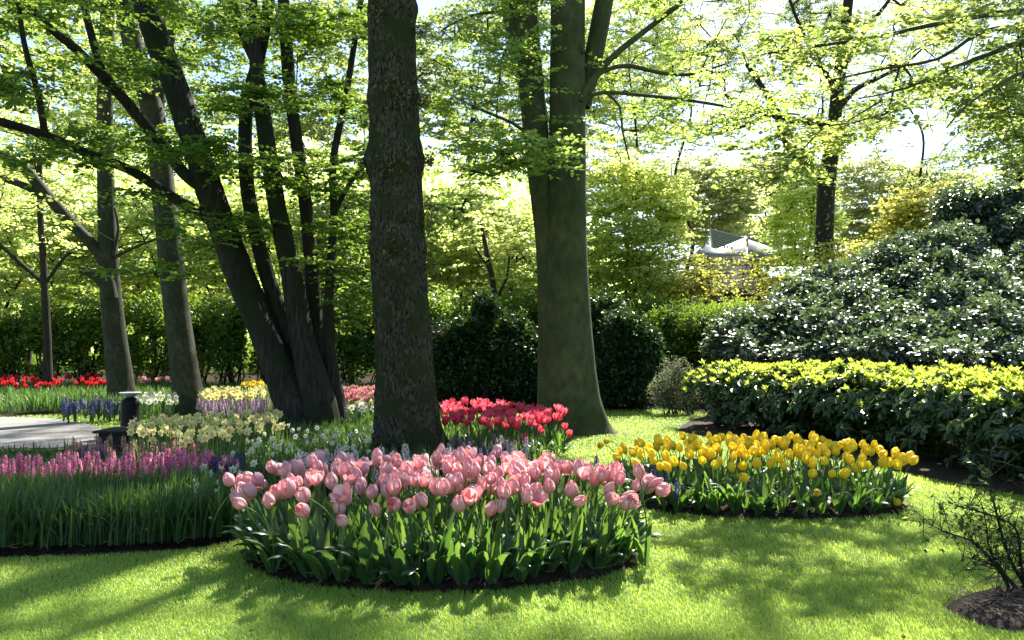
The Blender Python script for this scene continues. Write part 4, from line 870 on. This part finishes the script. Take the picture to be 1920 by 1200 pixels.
# yellow bed
reseed(42); HY = heads([M['yellow'], M['yellow']], s=.98)
for p in scatter(inset(BED_YEL, .95), 205, .108):
    e = (p - [2.13, 6.95]) / [1.19, .90]; edge = np.hypot(*e); out = math.atan2(e[1], e[0]); si = rng.choice([0, 1, 2, 3, 5]) if edge < .75 else rng.choice([1, 2, 4, 6, 7])
    a_ = rng.uniform(0, 6.28) if edge < .72 else out - math.atan2(stems[si][1][1], stems[si][1][0]) + rng.normal(0, .5)
    tulip('yellow_tulip', 'golden yellow tulip in the crowded bed before the rhododendron hedge', p, rng.uniform(.80, .98) - .16 * max(0, edge - .7) / .3, HY[rng.integers(0, 4)], si, group='yellow tulips of the middle bed', lean=a_, fl_scale=rng.uniform(.92, 1.25), leaf_s=.85)
    if edge > .72: skirt(p, out, .85)
def leaning_tulip(name, lab, base, head, hd, s=.95, nleaf=2):
    o = thing(name, lab, 'tulip', (base[0], base[1], .03)); h = np.array([head[0] - base[0], head[1] - base[1], head[2] - .03]); t = np.linspace(0, 1, 10)[:, None]
    q = np.column_stack([h[0] * t ** 1.7, h[1] * t ** 1.7, h[2] * np.sin(t * 1.45) / math.sin(1.45)]); m = MB(); tube(m, q, np.linspace(.0042, .0034, 10), 6); m.build('stem', M['stem'], o)
    link('flower', hd, o, mat_dir(q[-1], unit(q[-1] - q[-2]), 1.0, s))
    for k in range(nleaf): link('leaf', leaves_hi[rng.integers(0, 7)], o, Matrix.Rotation(rng.uniform(0, 6.28), 4, 'Z') @ Matrix.Scale(.85, 4))
for (px, py, bx, by, Yh, lab) in ((1128, 829, 1165, 905, 7.15, 'lower of two yellow tulips leaning out alone beside the beech lawn'), (1139, 821, 1172, 897, 7.3, 'upper of two yellow tulips standing apart from their bed'), (1678, 934, 1640, 945, 6.35, 'yellow tulip bowed out low over the grass at the bed\'s end'), (1532, 917, 1530, 962, 6.12, 'pale yellow bloom low against the bed\'s green leaves'), (1405, 818, 1400, 905, 7.3, 'tallest yellow tulip, rising above the rest')):
    leaning_tulip('yellow_tulip', lab, G(bx, by), P(px, py + 6, Yh), HY[0], nleaf=0 if py > 900 else 2)
# fallen petals
for (px, py) in ((1690, 978), (1703, 976), (1078, 828)):
    g_ = G(px, py); m = MB(); t = np.linspace(0, 1, 6); ribbon(m, np.column_stack([t * .06, t * 0, .012 + .015 * np.sin(t * 3)]), .035 * np.sin(np.clip(.1 + t * .85, 0, 1) * math.pi), (0, 1, 0), .2)
    tag(m.build('fallen_petal', M['yellow'] if px > 1100 else M['red']), {1690: 'yellow petal lying on the grass, the one nearer the yellow bed', 1703: 'yellow petal lying on the grass, the one nearer the bare shrub', 1078: 'reddish petal lying on the lawn under the twin-stemmed beech'}[px], 'petal').location = (g_[0], g_[1], .01)
# red bed behind
def zone(pts, h, n, dmin): return scatter(np.array([G(px, py, h) for px, py in pts]), n, dmin)
reseed(43); HR = heads([M['red'], M['red']], True, 1.12, .03)
for p in zone([(828, 795), (930, 806), (1000, 802), (1060, 796), (1050, 772), (950, 764), (850, 756), (828, 764)], .42, 125, .1):
    tulip('red_tulip', 'crimson-pink open tulip in the mass between the rough-barked trunk and beech', p, rng.uniform(.82, 1.0), HR[rng.integers(0, 7)], rng.choice([0, 1, 2, 5]), group='crimson tulips beside the beech', fl_scale=rng.uniform(1.0, 1.3), nleaf=3, leaf_s=.85)
for (px, py, hh, lab) in ((986, 822, .2, 'crimson tulip hanging lowest at the front of its bed'), (1010, 806, .3, 'crimson bloom just below the mass, over pale leaves'), (1055, 800, .3, 'upper of two crimson tulips drooping out over the grass'), (1063, 813, .22, 'lower of two crimson tulips drooping out over the grass')):
    g_ = G(px, py + 5, hh); tulip('red_tulip', lab, g_, max(.4, (hh - .04) / .42), HR[0], 1, fl_scale=1.1, nleaf=2, leaf_s=.6)
HS = heads([M['scarlet'], M['scarlet']], True, 1.1, .02)
for p in zone([(-25, 724), (205, 724), (215, 706), (-25, 706)], .45, 90, .14):
    tulip('scarlet_tulip', 'deep red tulip in the far bed around the thin forked tree', p, rng.uniform(.85, 1.05), HS[rng.integers(0, 4)], rng.choice([0, 1, 2, 5]), group='deep red tulips of the far bed', fl_scale=rng.uniform(1.1, 1.4), nleaf=2)
HF = heads([M['rose'], M['rose']], True, 1.1, .01)
for p in zone([(636, 750), (708, 752), (708, 730), (640, 731)], .45, 55, .11):
    tulip('rose_tulip', 'dusty rose tulip in the far patch between leaning stems and rough-barked trunk', p, rng.uniform(.85, 1.05), HF[rng.integers(0, 4)], rng.choice([0, 1, 5]), group='dusty rose tulips of the far patch', fl_scale=rng.uniform(1.1, 1.4), nleaf=2)
for p in zone([(236, 716), (316, 716), (316, 700), (240, 700)], .45, 26, .2):
    tulip('rose_tulip', 'bright pink tulip far back in front of the hedge foot between the grey trunks', p, rng.uniform(.85, 1.05), HF[rng.integers(0, 4)], rng.choice([0, 1, 5]), group='pink tulips at the hedge foot', fl_scale=1.5, nleaf=1)
# daffodils
def daff_flower(petal, cup, s=1.0):
    mb = MB()
    for k in range(6):
        a = k * math.pi / 3; t = np.linspace(0, 1, 5); w_ = .017 * s * np.sin(math.pi * np.clip(.15 + .83 * t, 0, 1)) ** .7; d = np.array([math.cos(a), math.sin(a), 0])
        ribbon(mb, d * (t * .034 * s)[:, None] + np.array([0, 0, 1.]) * (.004 * np.sin(t * 3) * s)[:, None], w_ * 1.35, (-d[1], d[0], 0), .08, 0, rnd=(k % 2) * .3, cols=2)
    lathe(mb, [(.004 * s, 0), (.009 * s, .006 * s), (.011 * s, .016 * s), (.014 * s, .021 * s)], (0, 0, 0), 9, 1)
    return mb.mesh('daffodil_flower', [petal, cup])
def strap(L, W, bend, seed):
    mb = MB(); r = np.random.default_rng(seed); t = np.linspace(0, 1, 7); ang = .06 + bend * t ** 2; x = np.concatenate([[0], np.cumsum(np.sin(ang[:-1]) * L / 6)]); z = np.concatenate([[0], np.cumsum(np.cos(ang[:-1]) * L / 6)])
    ribbon(mb, np.column_stack([x + .005, t * 0, z]), np.append(np.full(5, W), [W * .8, .001]), (0, 1, 0), .15, 0, r.uniform(0, .5), cols=2); return mb.mesh('strap_leaf', M['strap_leaf'])
straps = [strap(.36, .012, .3, 1), strap(.33, .014, .6, 2), strap(.3, .011, 1.1, 3), strap(.38, .012, .15, 4)]
ds = []
for i_ in range(4):
    c = stem_curve(.38, .03 + .02 * i_, 0, 30 + i_); m = MB(); tube(m, c, np.linspace(.0035, .0028, 8), 5); ds.append((m.mesh('daffodil_stem', M['stem']), c[-1]))
def daffodil(name, label, cat, p, fl, hs, s, group, nl=3):
    o = thing(name, label, cat, (p[0], p[1], .03), group, 0); i_ = rng.integers(0, 4); sm, tip = ds[i_]; a = rng.uniform(0, 6.28)
    link('stem', sm, o, Matrix.Rotation(a, 4, 'Z') @ Matrix.Scale(hs, 4)); tp = np.array(Matrix.Rotation(a, 3, 'Z') @ Vector(tip)) * hs
    fa = rng.normal(-1.57, 1.1); link('flower', fl, o, mat_dir(tp, unit([math.cos(fa), math.sin(fa), rng.uniform(-.1, .5)]), rng.uniform(0, 6), s))
    for k in range(nl): link('leaf', straps[rng.integers(0, 4)], o, Matrix.Rotation(rng.uniform(0, 6.28), 4, 'Z') @ Matrix.Scale(hs * rng.uniform(.8, 1.1), 4))
reseed(44)
FC, FW, FY = daff_flower(M['cream'], M['cream']), daff_flower(M['white'], M['cream']), daff_flower(M['goldcup'], M['goldcup'])
for p in zone([(238, 818), (330, 835), (440, 826), (530, 804), (522, 776), (340, 782), (245, 796)], .4, 135, .12):
    daffodil('cream_daffodil', 'cream daffodil with a yellow cup at the foot of the leaning stems', 'daffodil', p, FC, rng.uniform(.95, 1.12), rng.uniform(1.3, 1.65), 'cream daffodils by the path', 3)
for p in zone([(378, 750), (500, 750), (500, 730), (382, 733)], .38, 85, .12):
    daffodil('cream_daffodil', 'pale cream daffodil in the far bed right of the straight grey-green trunk', 'daffodil', p, FC, rng.uniform(.95, 1.1), rng.uniform(1.7, 2.1), 'cream daffodils of the far bed', 2)
for p in zone([(448, 727), (492, 727), (492, 716), (450, 716)], .38, 24, .14):
    daffodil('yellow_daffodil', 'all-yellow daffodil in the small far patch behind the cream ones', 'daffodil', p, FY, 1.05, 1.9, 'yellow daffodils of the far bed', 2)
for p in zone([(262, 760), (322, 760), (322, 743), (264, 743)], .36, 40, .12):
    daffodil('white_daffodil', 'white daffodil in the far patch between the two grey trunks', 'daffodil', p, FW, 1.0, 1.7, 'white daffodils of the far bed', 2)
for p in zone([(650, 775), (706, 775), (702, 756), (652, 758)], .3, 22, .15):
    daffodil('white_daffodil', 'white daffodil under the dusty rose tulips', 'daffodil', p, FW, .85, 1.7, 'white daffodils below the rose tulips', 2)
for p in zone([(425, 878), (560, 876), (700, 862), (700, 812), (560, 806), (425, 832)], .3, 62, .18):
    daffodil('white_daffodil', 'small white daffodil in green leaves between the leaning stems and the pink tulips', 'daffodil', p, FW, rng.uniform(.7, .95), rng.uniform(.8, 1.1), 'white daffodils behind the pink tulips', 4)
for p in zone([(370, 930), (470, 930), (470, 880), (375, 885)], .3, 16, .14):
    daffodil('white_daffodil', 'white daffodil among the strap leaves left of the pink tulips', 'daffodil', p, FW, rng.uniform(.7, .9), 1.1, 'white daffodils beside the pink bed', 4)
# hyacinths
def hyacinth_spike(mat, seed, L=.15, n=46):
    r = np.random.default_rng(seed); mb = MB()
    for i in range(n):
        t = (i + .5) / n; a = i * 2.4 + r.normal(0, .2); z = t * L; rad = .020 * (1 - .45 * t) * r.uniform(.9, 1.1); d = unit([math.cos(a), math.sin(a), .25 - .5 * (.5 - t)]); c = d * rad + [0, 0, z]
        e1 = unit(np.cross(d, [0, 0, 1])); e2 = np.cross(d, e1); ph = r.uniform(0, 6); s = .013 * (1 - .3 * t)
        for k in range(6):
            b = ph + k * 1.047; pd = math.cos(b) * e1 + math.sin(b) * e2; sd = -math.sin(b) * e1 + math.cos(b) * e2
            mb.add([c, c + pd * s * .5 + sd * s * .28 + d * s * .35, c + pd * s * 1.05 + d * s * .15, c + pd * s * .5 - sd * s * .28 + d * s * .35], [[0, 1, 2, 3]], 0, r.uniform(0, .6))
    return mb.mesh('hyacinth_spike', mat)
hst = MB(); tube(hst, [(0, 0, 0), (0, 0, .1), (.004, 0, .3)], [.006, .006, .004], 6); hst = hst.mesh('hyacinth_stem', M['stem'])
hleaf = [strap(.22, .026, .5, 11), strap(.2, .03, .8, 12), strap(.24, .024, .3, 13)]
def hyacinths(name, label, pts, mats, group, s=1.0, z=.12, nl=4):
    sp_ = [hyacinth_spike(M[mats], k) for k in range(2)]
    for p in pts:
        o = thing(name, label, 'hyacinth', (p[0], p[1], .03), group, rng.uniform(0, 6.28)); o.rotation_euler = (rng.normal(0, .09), rng.normal(0, .09), rng.uniform(0, 6.28)); k_ = s * rng.uniform(.85, 1.15)
        link('stem', hst, o, Matrix.Scale(k_, 4)); link('flower', sp_[rng.integers(0, 2)], o, Matrix.Translation((0, 0, z * k_)) @ Matrix.Diagonal((1.25 * k_, 1.25 * k_, k_, 1)))
        for k in range(nl): link('leaf', hleaf[rng.integers(0, 3)], o, Matrix.Rotation(rng.uniform(0, 6.28), 4, 'Z') @ Matrix.Scale(k_ * rng.uniform(.8, 1.1), 4))
reseed(45)
hyacinths('magenta_hyacinth', 'magenta-pink hyacinth in the long drift behind the strap leaves', zone([(-30, 895), (130, 893), (440, 884), (432, 864), (130, 872), (-30, 877)], .24, 125, .075), 'magenta', 'magenta hyacinths of the long bed', 1.12, z=.12, nl=2)
hyacinths('blue_hyacinth', 'dark blue hyacinth at the back of the magenta drift beside the salmon ones', zone([(145, 862), (215, 860), (215, 848), (150, 850)], .24, 12, .1), 'blue', 'blue hyacinths behind the magenta drift')
hyacinths('blue_hyacinth', 'dark blue hyacinth where the magenta drift meets the pink tulips', zone([(320, 893), (450, 893), (450, 862), (430, 872)], .22, 16, .1), 'blue', 'blue hyacinths at the end of the magenta drift')
hyacinths('blue_hyacinth', 'dark blue hyacinth tucked between the pink bed and the yellow bed', np.array([G(1246, 962), G(1262, 955), G(1232, 950), G(1250, 940), G(1240, 925), G(1225, 935), G(1268, 968), G(1212, 945)]), 'blue', 'blue hyacinths between pink and yellow tulips', .95)
hyacinths('blue_hyacinth', 'dark blue hyacinth on the lawn edge just behind the pink blooms', zone([(985, 885), (1075, 885), (1160, 880), (1160, 868), (1000, 872)], .22, 12, .13), 'blue', 'blue hyacinths behind the pink blooms', .9)
hyacinths('blue_hyacinth', 'dark blue hyacinth at the foot of the crimson tulips', zone([(850, 866), (985, 862), (980, 846), (860, 850)], .2, 12, .16), 'blue', 'blue hyacinths below the crimson tulips', .85)
hyacinths('mauve_hyacinth', 'dull mauve hyacinth among green leaves below the crimson tulips', zone([(838, 846), (960, 850), (1000, 832), (845, 822)], .2, 22, .15), 'mauve', 'mauve hyacinths below the crimson tulips', .85)
hyacinths('white_hyacinth', 'white hyacinth among green leaves below the crimson tulips', zone([(838, 856), (990, 850), (1010, 830), (845, 826)], .2, 20, .15), 'white', 'white hyacinths below the crimson tulips', .75)
hyacinths('salmon_hyacinth', 'pale salmon hyacinth in front of the cream daffodils', zone([(120, 856), (390, 856), (370, 836), (140, 832)], .24, 52, .12), 'salmon', 'salmon hyacinths before the daffodils')
hyacinths('blush_hyacinth', 'blush-white hyacinth showing just behind the pink tulips before the rough-barked trunk', zone([(560, 884), (850, 878), (840, 856), (560, 860)], .32, 34, .11), 'blush', 'blush hyacinths behind the pink tulips', 1.3)
hyacinths('blue_hyacinth', 'violet-blue hyacinth in the far bed below the red tulips', zone([(112, 772), (225, 768), (222, 750), (118, 752)], .24, 52, .13), 'blue', 'blue hyacinths of the far bed', 1.0, nl=3)
hyacinths('mauve_hyacinth', 'mauve-pink hyacinth in the far bed below the cream daffodils', zone([(370, 772), (500, 772), (500, 754), (372, 756)], .24, 70, .11), 'mauve', 'mauve hyacinths of the far bed', 1.15, nl=3)
# uncounted green leaves of the bulb beds
reseed(46)
def field(name, label, poly, n, h0, h1, wd, lean, zz=.04, segs=4, avoid=None, cl=None):
    lo, hi = poly.min(0), poly.max(0); p = rng.uniform(lo, hi, (n * 3, 2)); p = p[inpoly(p, poly)][:n]
    if avoid is not None: p = p[~inpoly(p, avoid)]
    if cl:
        k = p[:max(1, n // cl)]; p = np.repeat(k, cl, 0) + rng.normal(0, .018, (len(k) * cl, 2))
    mb = MB(); h = rng.uniform(h0, h1, len(p)) * (1 + .12 * vnoise(p, 2.5, 3))
    blades(mb, p, h, rng.gamma(1.6, lean / 1.6, len(p)), wd * rng.uniform(.7, 1.2, len(p)), segs=segs, z0=zz)
    return tag(mb.build(name, M['strap_leaf']), label, 'leaves', kind='stuff')
zp = lambda pts: np.array([G(*q) for q in pts])
field('daffodil_leaves', 'tall upright green strap leaves at the front of the long bed', zp([(-60, 1040), (250, 1034), (440, 1016), (480, 985), (440, 965), (-60, 980)]), 4600, .25, .40, .011, .28, segs=5, cl=7)
field('bulb_leaves', 'green bulb leaves filling the long bed between its flowers', inset(BED_LEFT, .97), 15000, .12, .25, .015, .5, cl=5, avoid=zp([(-300, 868), (255, 868), (262, 800), (-300, 800)]))
field('bulb_leaves', 'taller green leaves under the flowers of the far beds', zp([(-200, 777), (320, 777), (720, 772), (720, 735), (-200, 732)]), 20000, .22, .38, .02, .4)
